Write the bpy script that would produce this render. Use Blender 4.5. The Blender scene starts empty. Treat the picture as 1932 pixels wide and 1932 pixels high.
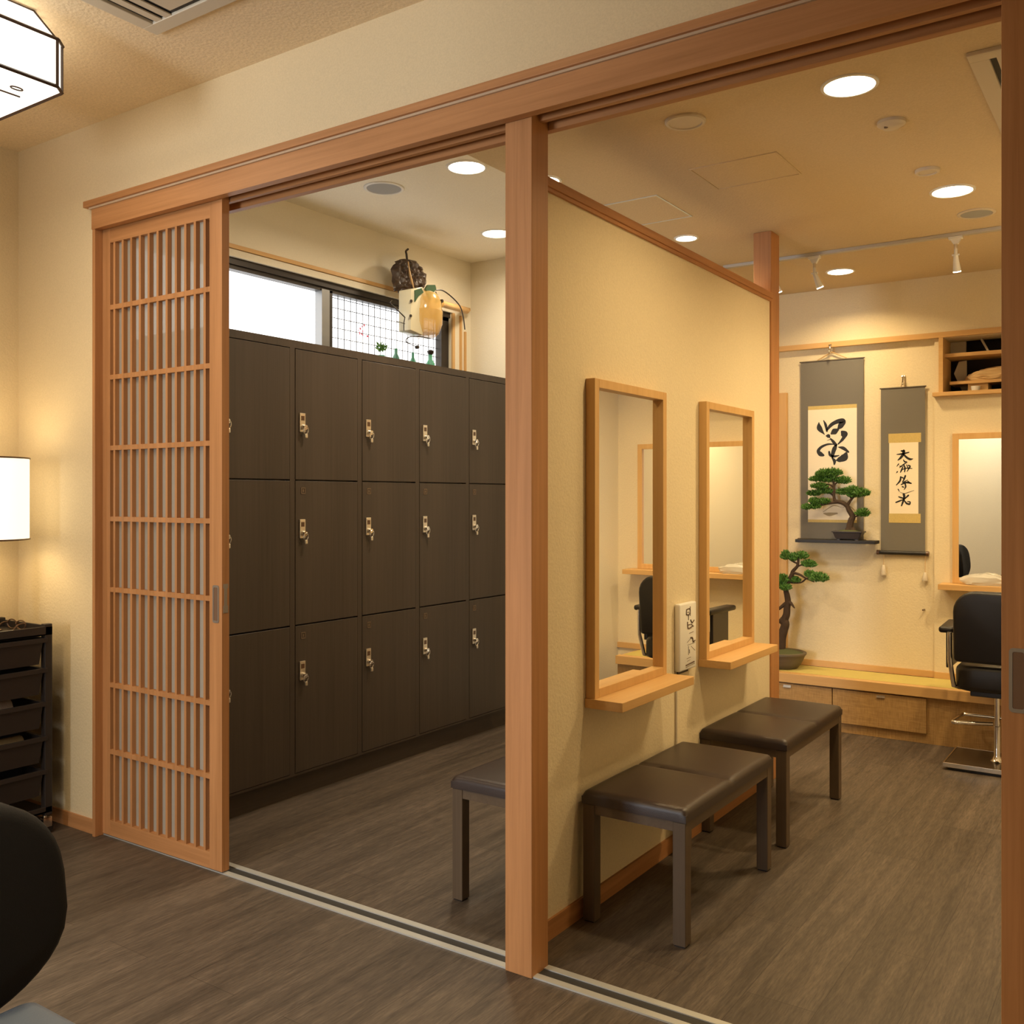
import bpy, bmesh, math, random
from math import sin, cos, pi, radians
from mathutils import Vector, Matrix

random.seed(7)
S = bpy.context.scene
COL = S.collection

# ------------------------------------------------------------------ camera
H = 1.3
YAW = radians(34.2)
FPX = 1817.0
cam_d = bpy.data.cameras.new('camera')
cam_d.sensor_width = 36.0
cam_d.lens = 36.0 * FPX / 1932.0
cam_d.shift_y = -28.0 / 1932.0
cam_d.clip_start = 0.05
cam = bpy.data.objects.new('camera', cam_d)
COL.objects.link(cam)
cam.location = (0, 0, H)
cam.rotation_euler = (pi / 2, 0, YAW)
S.camera = cam

# ------------------------------------------------------------------ world and exposure
S.view_settings.view_transform = 'Standard'
S.view_settings.look = 'None'
S.view_settings.gamma = 1.0
S.view_settings.use_curve_mapping = False
S.view_settings.exposure = 0.0
W = bpy.data.worlds.new('sky')
S.world = W
W.use_nodes = True
W.node_tree.nodes['Background'].inputs[0].default_value = (0.80, 0.90, 1.0, 1)
W.node_tree.nodes['Background'].inputs[1].default_value = 1.2

WARM = (1.0, 0.735, 0.38)
SOFT = (1.0, 0.84, 0.62)


def area_light(name, loc, size, energy, color, rot=(0, 0, 0), shape='DISK', size_y=None, spread=None):
    d = bpy.data.lights.new(name, 'AREA')
    d.shape = shape
    d.size = size
    if size_y:
        d.size_y = size_y
    d.energy = energy
    d.color = color
    if spread:
        d.spread = radians(spread)
    o = bpy.data.objects.new(name, d)
    COL.objects.link(o)
    o.location = loc
    o.rotation_euler = rot
    return o


# daylight coming in through the shop window behind the camera
area_light('daylight', (-2.6, -2.58, 1.30), 1.16, 120, (0.86, 0.92, 1.0), rot=(pi / 2, 0, 0), shape='RECTANGLE', size_y=1.5)

# ------------------------------------------------------------------ pixel helper: a point of the photo put on a real plane
FW = Vector((-sin(YAW), cos(YAW), 0))
RT = Vector((cos(YAW), sin(YAW), 0))


def onY(u, v, y):
    d = FW + RT * ((u - 966) / FPX)
    t = y / d.y
    return Vector((d.x * t, y, H - (v - 938) / FPX * t))


# ------------------------------------------------------------------ materials
def new_mat(name):
    m = bpy.data.materials.new(name)
    m.use_nodes = True
    nt = m.node_tree
    return m, nt, nt.nodes['Principled BSDF']


def rgb(r, g, b):
    f = lambda c: (c / 255 / 12.92) if c / 255 <= 0.04045 else ((c / 255 + 0.055) / 1.055) ** 2.4
    return (f(r), f(g), f(b), 1)


def plain(name, col, rough=0.5, metal=0.0, bump=0.0, bscale=200, var=0.0, vscale=(8, 8, 8), spec=None, coat=0.0):
    m, nt, p = new_mat(name)
    p.inputs['Roughness'].default_value = rough
    p.inputs['Metallic'].default_value = metal
    p.inputs['Base Color'].default_value = col
    if spec is not None:
        p.inputs['Specular IOR Level'].default_value = spec
    if coat:
        p.inputs['Coat Weight'].default_value = coat
    tc = nt.nodes.new('ShaderNodeTexCoord')
    if var:
        mp = nt.nodes.new('ShaderNodeMapping')
        mp.inputs['Scale'].default_value = vscale
        nt.links.new(tc.outputs['Object'], mp.inputs[0])
        n = nt.nodes.new('ShaderNodeTexNoise')
        n.inputs['Scale'].default_value = 1
        n.inputs['Detail'].default_value = 4
        nt.links.new(mp.outputs[0], n.inputs['Vector'])
        r = nt.nodes.new('ShaderNodeMixRGB')
        r.inputs[1].default_value = [c * (1 - var) for c in col[:3]] + [1]
        r.inputs[2].default_value = [min(1, c * (1 + var)) for c in col[:3]] + [1]
        nt.links.new(n.outputs[0], r.inputs[0])
        nt.links.new(r.outputs[0], p.inputs['Base Color'])
    if bump:
        n2 = nt.nodes.new('ShaderNodeTexNoise')
        n2.inputs['Scale'].default_value = bscale
        n2.inputs['Detail'].default_value = 3
        nt.links.new(tc.outputs['Object'], n2.inputs['Vector'])
        b = nt.nodes.new('ShaderNodeBump')
        b.inputs['Strength'].default_value = bump
        b.inputs['Distance'].default_value = 0.002
        nt.links.new(n2.outputs[0], b.inputs['Height'])
        nt.links.new(b.outputs[0], p.inputs['Normal'])
    return m


def wood(name, c1, c2, axis, rough=0.5, fine=55.0):
    m, nt, p = new_mat(name)
    p.inputs['Roughness'].default_value = rough
    p.inputs['Specular IOR Level'].default_value = 0.35
    tc = nt.nodes.new('ShaderNodeTexCoord')
    mp = nt.nodes.new('ShaderNodeMapping')
    sc = [fine] * 3
    sc[axis] = 1.6
    mp.inputs['Scale'].default_value = sc
    nt.links.new(tc.outputs['Object'], mp.inputs[0])
    n = nt.nodes.new('ShaderNodeTexNoise')
    n.inputs['Scale'].default_value = 1
    n.inputs['Detail'].default_value = 6
    n.inputs['Roughness'].default_value = 0.65
    n.inputs['Distortion'].default_value = 0.5
    nt.links.new(mp.outputs[0], n.inputs['Vector'])
    mp2 = nt.nodes.new('ShaderNodeMapping')
    sc2 = [9.0] * 3
    sc2[axis] = 0.5
    mp2.inputs['Scale'].default_value = sc2
    nt.links.new(tc.outputs['Object'], mp2.inputs[0])
    n2 = nt.nodes.new('ShaderNodeTexNoise')
    n2.inputs['Scale'].default_value = 1
    n2.inputs['Detail'].default_value = 3
    nt.links.new(mp2.outputs[0], n2.inputs['Vector'])
    add = nt.nodes.new('ShaderNodeMath')
    add.operation = 'MULTIPLY_ADD'
    add.inputs[1].default_value = 0.55
    nt.links.new(n.outputs[0], add.inputs[0])
    mul = nt.nodes.new('ShaderNodeMath')
    mul.operation = 'MULTIPLY'
    mul.inputs[1].default_value = 0.45
    nt.links.new(n2.outputs[0], mul.inputs[0])
    nt.links.new(mul.outputs[0], add.inputs[2])
    r = nt.nodes.new('ShaderNodeValToRGB')
    r.color_ramp.elements[0].position = 0.3
    r.color_ramp.elements[0].color = c1
    r.color_ramp.elements[1].position = 0.72
    r.color_ramp.elements[1].color = c2
    nt.links.new(add.outputs[0], r.inputs[0])
    nt.links.new(r.outputs[0], p.inputs['Base Color'])
    b = nt.nodes.new('ShaderNodeBump')
    b.inputs['Strength'].default_value = 0.08
    b.inputs['Distance'].default_value = 0.001
    nt.links.new(n.outputs[0], b.inputs['Height'])
    nt.links.new(b.outputs[0], p.inputs['Normal'])
    return m


def emis(name, col, strength):
    m, nt, p = new_mat(name)
    p.inputs['Base Color'].default_value = (0.8, 0.8, 0.8, 1)
    p.inputs['Emission Color'].default_value = col
    p.inputs['Emission Strength'].default_value = strength
    return m


def glass(name, col, rough=0.0, alpha=0.35):
    """thin pane: tinted gloss over a see-through sheet"""
    m, nt, p = new_mat(name)
    p.inputs['Base Color'].default_value = col
    p.inputs['Roughness'].default_value = rough
    p.inputs['Alpha'].default_value = alpha
    return m


M = {}
M['paper_wall'] = plain('beige_wallpaper', (0.74, 0.63, 0.43, 1), 0.9, bump=0.6, bscale=110, var=0.10, vscale=(190, 190, 190), spec=0.1)
M['front_wall'] = plain('sand_wallpaper', (0.70, 0.56, 0.35, 1), 0.9, bump=0.6, bscale=110, var=0.10, vscale=(190, 190, 190), spec=0.1)
M['ceil_front'] = plain('stucco_ceiling', (0.82, 0.65, 0.43, 1), 0.95, bump=1.0, bscale=90, var=0.18, vscale=(150, 150, 150), spec=0.05)
M['ceil_in'] = plain('stucco_ceiling_tan', (0.66, 0.53, 0.35, 1), 0.95, bump=0.8, bscale=110, var=0.12, vscale=(170, 170, 170), spec=0.05)
M['ceil_pale'] = plain('stucco_ceiling_pale', (0.86, 0.80, 0.66, 1), 0.95, bump=0.8, bscale=110, var=0.10, vscale=(170, 170, 170), spec=0.05)
M['pale_wall'] = plain('pale_wallpaper', (0.78, 0.72, 0.58, 1), 0.9, bump=0.5, bscale=120, var=0.05, vscale=(210, 210, 210), spec=0.1)
for a, k in enumerate('xyz'):
    M['cedar_' + k] = wood('cedar_' + k, (0.33, 0.142, 0.047, 1), (0.57, 0.272, 0.11, 1), a)
    M['oak_' + k] = wood('oak_' + k, (0.56, 0.32, 0.115, 1), (0.68, 0.43, 0.18, 1), a, 0.42)
    M['dark_' + k] = wood('dark_' + k, (0.043, 0.031, 0.0225, 1), (0.074, 0.055, 0.041, 1), a, 0.42, 90)
    M['bench_' + k] = wood('bench_' + k, (0.075, 0.050, 0.030, 1), (0.120, 0.083, 0.052, 1), a, 0.4, 80)
M['chrome'] = plain('chrome', (0.82, 0.80, 0.78, 1), 0.13, 1.0)
M['nickel'] = plain('satin_nickel', (0.74, 0.68, 0.58, 1), 0.32, 1.0)
M['alu'] = plain('aluminium', (0.62, 0.62, 0.59, 1), 0.45, 0.6)
M['tag'] = plain('dull_brass_tag', (0.17, 0.115, 0.07, 1), 0.5, 0.2)
M['track'] = plain('grey_white_track', (0.50, 0.47, 0.42, 1), 0.5)
M['pull'] = plain('dull_nickel', (0.30, 0.26, 0.22, 1), 0.45, 0.6)
M['pull_in'] = plain('brown_recess', (0.16, 0.085, 0.045, 1), 0.6)
M['groove'] = plain('dark_groove', (0.03, 0.027, 0.024, 1), 0.6)
M['leather'] = plain('brown_leather', (0.034, 0.022, 0.018, 1), 0.36, bump=0.25, bscale=420, spec=0.5)
M['black_leather'] = plain('black_leather', (0.007, 0.0055, 0.005, 1), 0.42, bump=0.2, bscale=420)
M['black_fabric'] = plain('black_fabric', (0.006, 0.0045, 0.004, 1), 0.9, bump=0.3, bscale=500)
M['grey_vinyl'] = plain('grey_vinyl', (0.125, 0.155, 0.21, 1), 0.45, bump=0.15, bscale=350)
M['black_plastic'] = plain('black_plastic', (0.016, 0.013, 0.012, 1), 0.35)
M['cart_plastic'] = plain('brown_black_plastic', (0.024, 0.018, 0.016, 1), 0.45)
M['mirror'] = plain('mirror_glass', (0.97, 0.975, 0.96, 1), 0.0, 1.0)
M['white'] = plain('white_plastic', (0.80, 0.78, 0.73, 1), 0.45)
M['cream'] = plain('cream_plastic', (0.62, 0.54, 0.42, 1), 0.5)
M['grille'] = plain('grey_speaker_mesh', (0.36, 0.36, 0.35, 1), 0.7, bump=0.6, bscale=900)
M['lamp_frame'] = plain('dark_lamp_frame', (0.045, 0.020, 0.012, 1), 0.4)
M['lamp_paper'] = emis('lit_lamp_paper', (1.0, 0.92, 0.76, 1), 2.1)
M['shade'] = emis('lit_lamp_shade', (1.0, 0.88, 0.62, 1), 1.3)
M['bulb'] = emis('lit_diffuser', (1.0, 0.88, 0.66, 1), 14.0)
M['pane'] = emis('frosted_lit_pane', (0.95, 0.98, 1.0, 1), 2.2)
M['alu_dark'] = plain('bronze_aluminium', (0.050, 0.042, 0.036, 1), 0.4, 0.6)
M['alu_grey'] = plain('grey_aluminium', (0.30, 0.30, 0.30, 1), 0.4, 0.7)
M['wire'] = plain('grey_wire', (0.10, 0.10, 0.11, 1), 0.5, 0.3)
M['frost'] = glass('frosted_door_glass', (0.42, 0.375, 0.31, 1), 0.4, 0.80)
M['silk'] = plain('grey_silk', (0.165, 0.150, 0.125, 1), 0.8, bump=0.4, bscale=600, var=0.08, vscale=(400, 400, 400))
M['gold'] = plain('gold_brocade', (0.56, 0.42, 0.15, 1), 0.7, var=0.18, vscale=(160, 160, 160))
M['paper'] = plain('cream_paper', (0.84, 0.74, 0.58, 1), 0.9, var=0.03, vscale=(30, 30, 200))
M['ink'] = plain('black_ink', (0.010, 0.009, 0.008, 1), 0.6)
M['ink_brown'] = plain('brown_ink', (0.10, 0.055, 0.03, 1), 0.7)
M['wash'] = plain('pale_ink_wash', (0.42, 0.33, 0.20, 1), 0.9)
M['black_lacquer'] = plain('black_lacquer', (0.012, 0.010, 0.010, 1), 0.5)
M['leaf'] = plain('juniper_leaf', (0.065, 0.17, 0.022, 1), 0.55, var=0.45, vscale=(60, 60, 60))
M['leaf_light'] = plain('pine_leaf', (0.085, 0.21, 0.035, 1), 0.55, var=0.45, vscale=(60, 60, 60))
M['bark'] = plain('bonsai_bark', (0.055, 0.032, 0.018, 1), 0.9, bump=0.9, bscale=120, var=0.4, vscale=(60, 60, 25))
M['pot_dark'] = plain('dark_bonsai_pot', (0.030, 0.020, 0.016, 1), 0.45)
M['pot_grey'] = plain('stoneware', (0.12, 0.095, 0.065, 1), 0.5, var=0.3, vscale=(6, 6, 60))
M['soil'] = plain('moss_soil', (0.08, 0.09, 0.035, 1), 0.95, bump=0.8, bscale=150)
M['tatami'] = plain('tatami', (0.56, 0.46, 0.14, 1), 0.85, bump=0.5, bscale=350, var=0.16, vscale=(14, 240, 14))
M['kraft'] = plain('kraft_paper', (0.62, 0.42, 0.20, 1), 0.85, bump=0.5, bscale=25)
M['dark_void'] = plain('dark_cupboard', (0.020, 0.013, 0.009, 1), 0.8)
M['grey_board'] = plain('grey_board', (0.42, 0.36, 0.27, 1), 0.8)
M['towel'] = plain('grey_towel', (0.42, 0.35, 0.29, 1), 0.95, bump=0.8, bscale=300)
M['towel_tan'] = plain('tan_towel', (0.42, 0.33, 0.18, 1), 0.95, bump=0.8, bscale=300)
M['gourd'] = plain('dried_brown_leaf', (0.055, 0.032, 0.020, 1), 0.40, bump=1.0, bscale=30, var=0.55, vscale=(24, 24, 24))
M['rib'] = plain('tan_rib', (0.55, 0.36, 0.17, 1), 0.6)
M['amber'] = glass('amber_glass', (0.80, 0.52, 0.16, 1), 0.12, 0.55)
M['ivory'] = glass('ivory_glass', (0.78, 0.72, 0.52, 1), 0.2, 0.90)
M['leaf_green'] = plain('green_glass_leaf', (0.055, 0.11, 0.055, 1), 0.3)
M['green_glass'] = glass('green_bottle_glass', (0.03, 0.36, 0.15, 1), 0.05, 0.78)
M['wire_dark'] = plain('dark_wire', (0.035, 0.025, 0.018, 1), 0.4, 0.4)
M['pink'] = plain('pink_sticker', (0.75, 0.12, 0.22, 1), 0.6)
M['film'] = glass('clear_plastic_film', (0.72, 0.70, 0.64, 1), 0.15, 0.6)
M['bronze'] = plain('bronze_lens', (0.10, 0.05, 0.025, 1), 0.3)


def floor_mat():
    m, nt, p = new_mat('grey_brown_plank_vinyl')
    tc = nt.nodes.new('ShaderNodeTexCoord')
    mp = nt.nodes.new('ShaderNodeMapping')
    mp.inputs['Rotation'].default_value = (0, 0, pi / 2)
    nt.links.new(tc.outputs['Object'], mp.inputs[0])
    br = nt.nodes.new('ShaderNodeTexBrick')
    br.inputs['Scale'].default_value = 1.0
    br.inputs['Brick Width'].default_value = 1.22
    br.inputs['Row Height'].default_value = 0.183
    br.inputs['Mortar Size'].default_value = 0.0011
    br.inputs['Mortar Smooth'].default_value = 0.3
    br.offset = 0.37
    br.inputs['Color1'].default_value = (0.090, 0.070, 0.055, 1)
    br.inputs['Color2'].default_value = (0.112, 0.088, 0.070, 1)
    br.inputs['Mortar'].default_value = (0.052, 0.040, 0.031, 1)
    nt.links.new(mp.outputs[0], br.inputs['Vector'])
    mp2 = nt.nodes.new('ShaderNodeMapping')
    mp2.inputs['Scale'].default_value = (26, 1.7, 1)
    nt.links.new(tc.outputs['Object'], mp2.inputs[0])
    n = nt.nodes.new('ShaderNodeTexNoise')
    n.inputs['Scale'].default_value = 1
    n.inputs['Detail'].default_value = 7
    n.inputs['Roughness'].default_value = 0.6
    n.inputs['Distortion'].default_value = 0.6
    nt.links.new(mp2.outputs[0], n.inputs['Vector'])
    r = nt.nodes.new('ShaderNodeValToRGB')
    r.color_ramp.elements[0].position = 0.3
    r.color_ramp.elements[0].color = (0.58, 0.56, 0.54, 1)
    r.color_ramp.elements[1].position = 0.72
    r.color_ramp.elements[1].color = (1.3, 1.27, 1.22, 1)
    nt.links.new(n.outputs[0], r.inputs[0])
    mx = nt.nodes.new('ShaderNodeMixRGB')
    mx.blend_type = 'MULTIPLY'
    mx.inputs[0].default_value = 1
    nt.links.new(br.outputs['Color'], mx.inputs[1])
    nt.links.new(r.outputs[0], mx.inputs[2])
    mp3 = nt.nodes.new('ShaderNodeMapping')
    mp3.inputs['Scale'].default_value = (170, 16, 1)
    nt.links.new(tc.outputs['Object'], mp3.inputs[0])
    n3 = nt.nodes.new('ShaderNodeTexNoise')
    n3.inputs['Scale'].default_value = 1
    n3.inputs['Detail'].default_value = 4
    n3.inputs['Roughness'].default_value = 0.7
    nt.links.new(mp3.outputs[0], n3.inputs['Vector'])
    r3 = nt.nodes.new('ShaderNodeValToRGB')
    r3.color_ramp.elements[0].position = 0.32
    r3.color_ramp.elements[0].color = (0.62, 0.61, 0.60, 1)
    r3.color_ramp.elements[1].position = 0.68
    r3.color_ramp.elements[1].color = (1.3, 1.3, 1.28, 1)
    nt.links.new(n3.outputs[0], r3.inputs[0])
    mx3 = nt.nodes.new('ShaderNodeMixRGB')
    mx3.blend_type = 'MULTIPLY'
    mx3.inputs[0].default_value = 1
    nt.links.new(mx.outputs[0], mx3.inputs[1])
    nt.links.new(r3.outputs[0], mx3.inputs[2])
    nt.links.new(mx3.outputs[0], p.inputs['Base Color'])
    p.inputs['Roughness'].default_value = 0.5
    p.inputs['Specular IOR Level'].default_value = 0.4
    b = nt.nodes.new('ShaderNodeBump')
    b.inputs['Strength'].default_value = 0.12
    b.inputs['Distance'].default_value = 0.002
    nt.links.new(n.outputs[0], b.inputs['Height'])
    nt.links.new(b.outputs[0], p.inputs['Normal'])
    return m


M['floor'] = floor_mat()


def weave_mat():
    """woven cloth drawer fronts"""
    m, nt, p = new_mat('woven_drawer_front')
    tc = nt.nodes.new('ShaderNodeTexCoord')
    cols = []
    for sc in ((18, 18, 260), (260, 260, 18)):
        mp = nt.nodes.new('ShaderNodeMapping')
        mp.inputs['Scale'].default_value = sc
        nt.links.new(tc.outputs['Object'], mp.inputs[0])
        n = nt.nodes.new('ShaderNodeTexNoise')
        n.inputs['Scale'].default_value = 1
        n.inputs['Detail'].default_value = 2
        nt.links.new(mp.outputs[0], n.inputs['Vector'])
        cols.append(n)
    a = nt.nodes.new('ShaderNodeMath')
    a.operation = 'ADD'
    nt.links.new(cols[0].outputs[0], a.inputs[0])
    nt.links.new(cols[1].outputs[0], a.inputs[1])
    r = nt.nodes.new('ShaderNodeValToRGB')
    r.color_ramp.elements[0].position = 0.40
    r.color_ramp.elements[0].color = (0.34, 0.19, 0.062, 1)
    r.color_ramp.elements[1].position = 0.62
    r.color_ramp.elements[1].color = (0.47, 0.28, 0.10, 1)
    m2 = nt.nodes.new('ShaderNodeMath')
    m2.operation = 'MULTIPLY'
    m2.inputs[1].default_value = 0.5
    nt.links.new(a.outputs[0], m2.inputs[0])
    nt.links.new(m2.outputs[0], r.inputs[0])
    nt.links.new(r.outputs[0], p.inputs['Base Color'])
    p.inputs['Roughness'].default_value = 0.6
    return m


M['weave'] = weave_mat()

# ------------------------------------------------------------------ mesh helpers
OFF = {}


def box(bm, x0, x1, y0, y1, z0, z1, b=0.0, seg=2):
    t = bmesh.new()
    bmesh.ops.create_cube(t, size=1)
    sx, sy, sz = x1 - x0, y1 - y0, z1 - z0
    for v in t.verts:
        v.co = Vector(((x0 + x1) / 2 + v.co.x * sx, (y0 + y1) / 2 + v.co.y * sy, (z0 + z1) / 2 + v.co.z * sz))
    if b:
        b = min(b, 0.45 * min(abs(sx), abs(sy), abs(sz)))
        bmesh.ops.bevel(t, geom=t.edges[:], offset=b, segments=seg, affect='EDGES', profile=0.5)
    merge(bm, t)
    return bm


def merge(bm, t, mat=None):
    me = bpy.data.meshes.new('tmp')
    t.to_mesh(me)
    t.free()
    if mat is not None:
        me.transform(mat)
    bm.from_mesh(me)
    bpy.data.meshes.remove(me)


def B(*boxes, b=0.0, seg=2):
    bm = bmesh.new()
    for q in boxes:
        box(bm, *q, b=b, seg=seg)
    return bm


def tube(bm, pts, rad, n=8, cap=True):
    pts = [Vector(p) for p in pts]
    if not isinstance(rad, (list, tuple)):
        rad = [rad] * len(pts)
    rings = []
    up = Vector((0, 0, 1))
    for i, p in enumerate(pts):
        a = pts[max(0, i - 1)]
        c = pts[min(len(pts) - 1, i + 1)]
        d = (c - a).normalized()
        if i == 0:
            ref = up if abs(d.z) < 0.9 else Vector((1, 0, 0))
            x = d.cross(ref).normalized()
        else:
            x = (x - d * x.dot(d)).normalized()
        y = d.cross(x)
        rings.append([bm.verts.new(p + (x * cos(2 * pi * k / n) + y * sin(2 * pi * k / n)) * rad[i]) for k in range(n)])
    for i in range(len(rings) - 1):
        for k in range(n):
            bm.faces.new((rings[i][k], rings[i][(k + 1) % n], rings[i + 1][(k + 1) % n], rings[i + 1][k]))
    if cap:
        bm.faces.new(rings[0][::-1])
        bm.faces.new(rings[-1])
    return bm


def smooth_path(pts, sub=4):
    pts = [Vector(p) for p in pts]
    out = []
    for i in range(len(pts) - 1):
        p0 = pts[max(0, i - 1)]
        p1, p2 = pts[i], pts[i + 1]
        p3 = pts[min(len(pts) - 1, i + 2)]
        for s in range(sub):
            t = s / sub
            out.append(0.5 * ((2 * p1) + (p2 - p0) * t + (2 * p0 - 5 * p1 + 4 * p2 - p3) * t * t + (3 * p1 - p0 - 3 * p2 + p3) * t ** 3))
    out.append(pts[-1])
    return out


def lathe(bm, prof, c, n=32, sx=1.0, sy=1.0, close=True):
    """prof: (radius, z) from bottom to top about the vertical through c"""
    rings = []
    for r, z in prof:
        if r < 1e-6:
            rings.append([bm.verts.new((c[0], c[1], c[2] + z))])
        else:
            rings.append([bm.verts.new((c[0] + r * sx * cos(2 * pi * k / n), c[1] + r * sy * sin(2 * pi * k / n), c[2] + z)) for k in range(n)])
    for a, b in zip(rings, rings[1:]):
        for k in range(n):
            k2 = (k + 1) % n
            if len(a) == 1 and len(b) == 1:
                continue
            if len(a) == 1:
                bm.faces.new((a[0], b[k2], b[k]))
            elif len(b) == 1:
                bm.faces.new((a[k], a[k2], b[0]))
            else:
                bm.faces.new((a[k], a[k2], b[k2], b[k]))
    if close:
        if len(rings[0]) > 1:
            bm.faces.new(rings[0][::-1])
        if len(rings[-1]) > 1:
            bm.faces.new(rings[-1])
    return bm


def prism(bm, poly, axis, a, b):
    """poly of 2D points extruded along axis from a to b; the 2D axes are the other two in x, y, z order"""
    def put(p, t):
        c = [p[0], p[1]]
        c.insert(axis, t)
        return bm.verts.new(c)
    A = [put(p, a) for p in poly]
    Bv = [put(p, b) for p in poly]
    n = len(poly)
    bm.faces.new(A)
    bm.faces.new(Bv[::-1])
    for k in range(n):
        bm.faces.new((A[k], Bv[k], Bv[(k + 1) % n], A[(k + 1) % n]))
    bmesh.ops.recalc_face_normals(bm, faces=bm.faces[:])
    return bm


def rrect(x0, x1, z0, z1, r, n=6):
    """rounded rectangle outline; r is one radius or four (bottom left, bottom right, top right, top left)"""
    rs = r if isinstance(r, (list, tuple)) else [r] * 4
    out = []
    for (cx, cz, a0, q) in ((x0 + rs[0], z0 + rs[0], pi, rs[0]), (x1 - rs[1], z0 + rs[1], 1.5 * pi, rs[1]), (x1 - rs[2], z1 - rs[2], 0, rs[2]), (x0 + rs[3], z1 - rs[3], 0.5 * pi, rs[3])):
        for k in range(n + 1):
            a = a0 + 0.5 * pi * k / n
            out.append((cx + q * cos(a), cz + q * sin(a)))
    return out


def soften(bm, b, seg=2, ang=0.5):
    bm.normal_update()
    es = [e for e in bm.edges if len(e.link_faces) == 2 and e.calc_face_angle(0) > ang]
    bmesh.ops.bevel(bm, geom=es, offset=b, segments=seg, affect='EDGES', profile=0.5)
    return bm


def obj(name, bm, m, parent=None, smooth=False):
    me = bpy.data.meshes.new(name)
    off = OFF[parent.name] if parent is not None else Vector((0, 0, 0))
    if off.length:
        bmesh.ops.translate(bm, vec=-off, verts=bm.verts)
    bmesh.ops.recalc_face_normals(bm, faces=bm.faces[:])
    bm.to_mesh(me)
    bm.free()
    me.materials.append(m)
    if smooth:
        me.polygons.foreach_set('use_smooth', [True] * len(me.polygons))
        try:
            me.set_sharp_from_angle(angle=radians(40))
        except Exception:
            pass
    o = bpy.data.objects.new(name, me)
    COL.objects.link(o)
    if parent is not None:
        o.parent = parent
    OFF[o.name] = off.copy()
    return o


def tag(o, label, cat, group=None, kind=None):
    if label:
        o['label'] = label
    if cat:
        o['category'] = cat
    if group:
        o['group'] = group
    if kind:
        o['kind'] = kind
    return o


def thing(name, loc, label, cat, group=None, kind=None):
    o = bpy.data.objects.new(name, None)
    o.empty_display_size = 0.05
    COL.objects.link(o)
    o.location = loc
    OFF[o.name] = Vector(loc)
    return tag(o, label, cat, group, kind)


def kids(o):
    return [c for c in COL.objects if c.parent == o]


def dup(root, loc, label, rotz=None):
    r = root.copy()
    COL.objects.link(r)
    r.location = loc
    OFF[r.name] = Vector(loc)
    if rotz is not None:
        r.rotation_euler = (0, 0, rotz)
    r['label'] = label

    def rec(src, dst):
        for ch in kids(src):
            if ch.name in done:
                continue
            c = ch.copy()
            COL.objects.link(c)
            c.parent = dst
            done.add(c.name)
            rec(ch, c)
    done = {r.name}
    rec(root, r)
    return r


def struct(name, bm, m, label, cat):
    return tag(obj(name, bm, m), label, cat, kind='structure')


# ------------------------------------------------------------------ dimensions of the place
YF, YB = 2.17, 2.27            # street-side and inner face of the front wall
CH, CL = 2.743, 2.52           # high and low ceiling
XP = -1.503                    # mirror side of the partition
XL = -3.10                     # locker fronts
XLW = -3.55                    # wall behind the lockers
YA = 5.740                     # alcove wall
YA2 = 5.72                     # wall face that stands forward beside the alcove
XR = 0.05                      # side wall of the mirror room

# ------------------------------------------------------------------ structure: floor, ceilings, walls
struct('floor', B((-4.07, 1.7, -2.7, 6.15, -0.1, 0.0)), M['floor'], 'grey-brown wood plank vinyl floor', 'floor')
struct('ceiling', B((-4.07, 1.7, -2.7, YB, CH, CH + 0.1)), M['ceil_front'], 'rough sand-coloured stucco ceiling of the front room with the square lamp', 'ceiling')
struct('ceiling', B((-3.65, -2.06, YB, 4.87, CH, CH + 0.1)), M['ceil_pale'], 'pale stucco ceiling above the lockers', 'ceiling')
bm = B((-2.06, 0.15, YB, 6.15, CL, CH + 0.1), (-2.2, -2.06, 4.87, 6.15, CL, CH + 0.1))
struct('ceiling', bm, M['ceil_in'], 'lower tan stucco ceiling above the benches and mirrors', 'ceiling')

bm = B((-4.07, -3.39, YF, YB, 0, CH), (-3.39, 0.43, YF, YB, 2.40, CH), (0.43, 1.7, YF, YB, 0, CH), (0.05, 0.43, YB - 0.03, YB, 0, 2.40))
struct('wall_front', bm, M['front_wall'], 'sand-coloured wall around and above the wide sliding-door opening', 'wall')
struct('wall_left', B((-4.07, -3.97, -2.7, YF, 0, CH)), M['front_wall'], 'sand-coloured side wall behind the table lamp', 'wall')
struct('wall_right', B((1.6, 1.7, -2.6, YF, 0, CH)), M['pale_wall'], 'pale side wall of the front room', 'wall')
bm = B((-3.97, -3.2, -2.7, -2.6, 0, CH), (-2.0, 1.7, -2.7, -2.6, 0, CH), (-3.2, -2.0, -2.7, -2.6, 0, 0.5), (-3.2, -2.0, -2.7, -2.6, 2.1, CH))
struct('wall_back', bm, M['pale_wall'], 'pale back wall of the front room around the shop window', 'wall')
struct('wall_daylight_blocker', B((-1.9, 1.6, -0.75, -0.65, 0, CH), (-3.97, -2.9, -0.75, -0.65, 0, CH)), M['pale_wall'], 'added pale wall pieces close behind the camera, blocking part of the daylight', 'wall')  # added to keep window light off the nearer door and front wall corner
w = thing('window_2', (-2.6, -2.65, 0.5), 'daylit shop window behind the camera', 'window', kind='structure')
obj('frame', B((-3.2, -2.0, -2.7, -2.61, 0.50, 0.54), (-3.2, -2.0, -2.7, -2.61, 2.06, 2.10), (-3.2, -3.16, -2.7, -2.61, 0.54, 2.06), (-2.04, -2.0, -2.7, -2.61, 0.54, 2.06)), M['alu_grey'], w)

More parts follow.
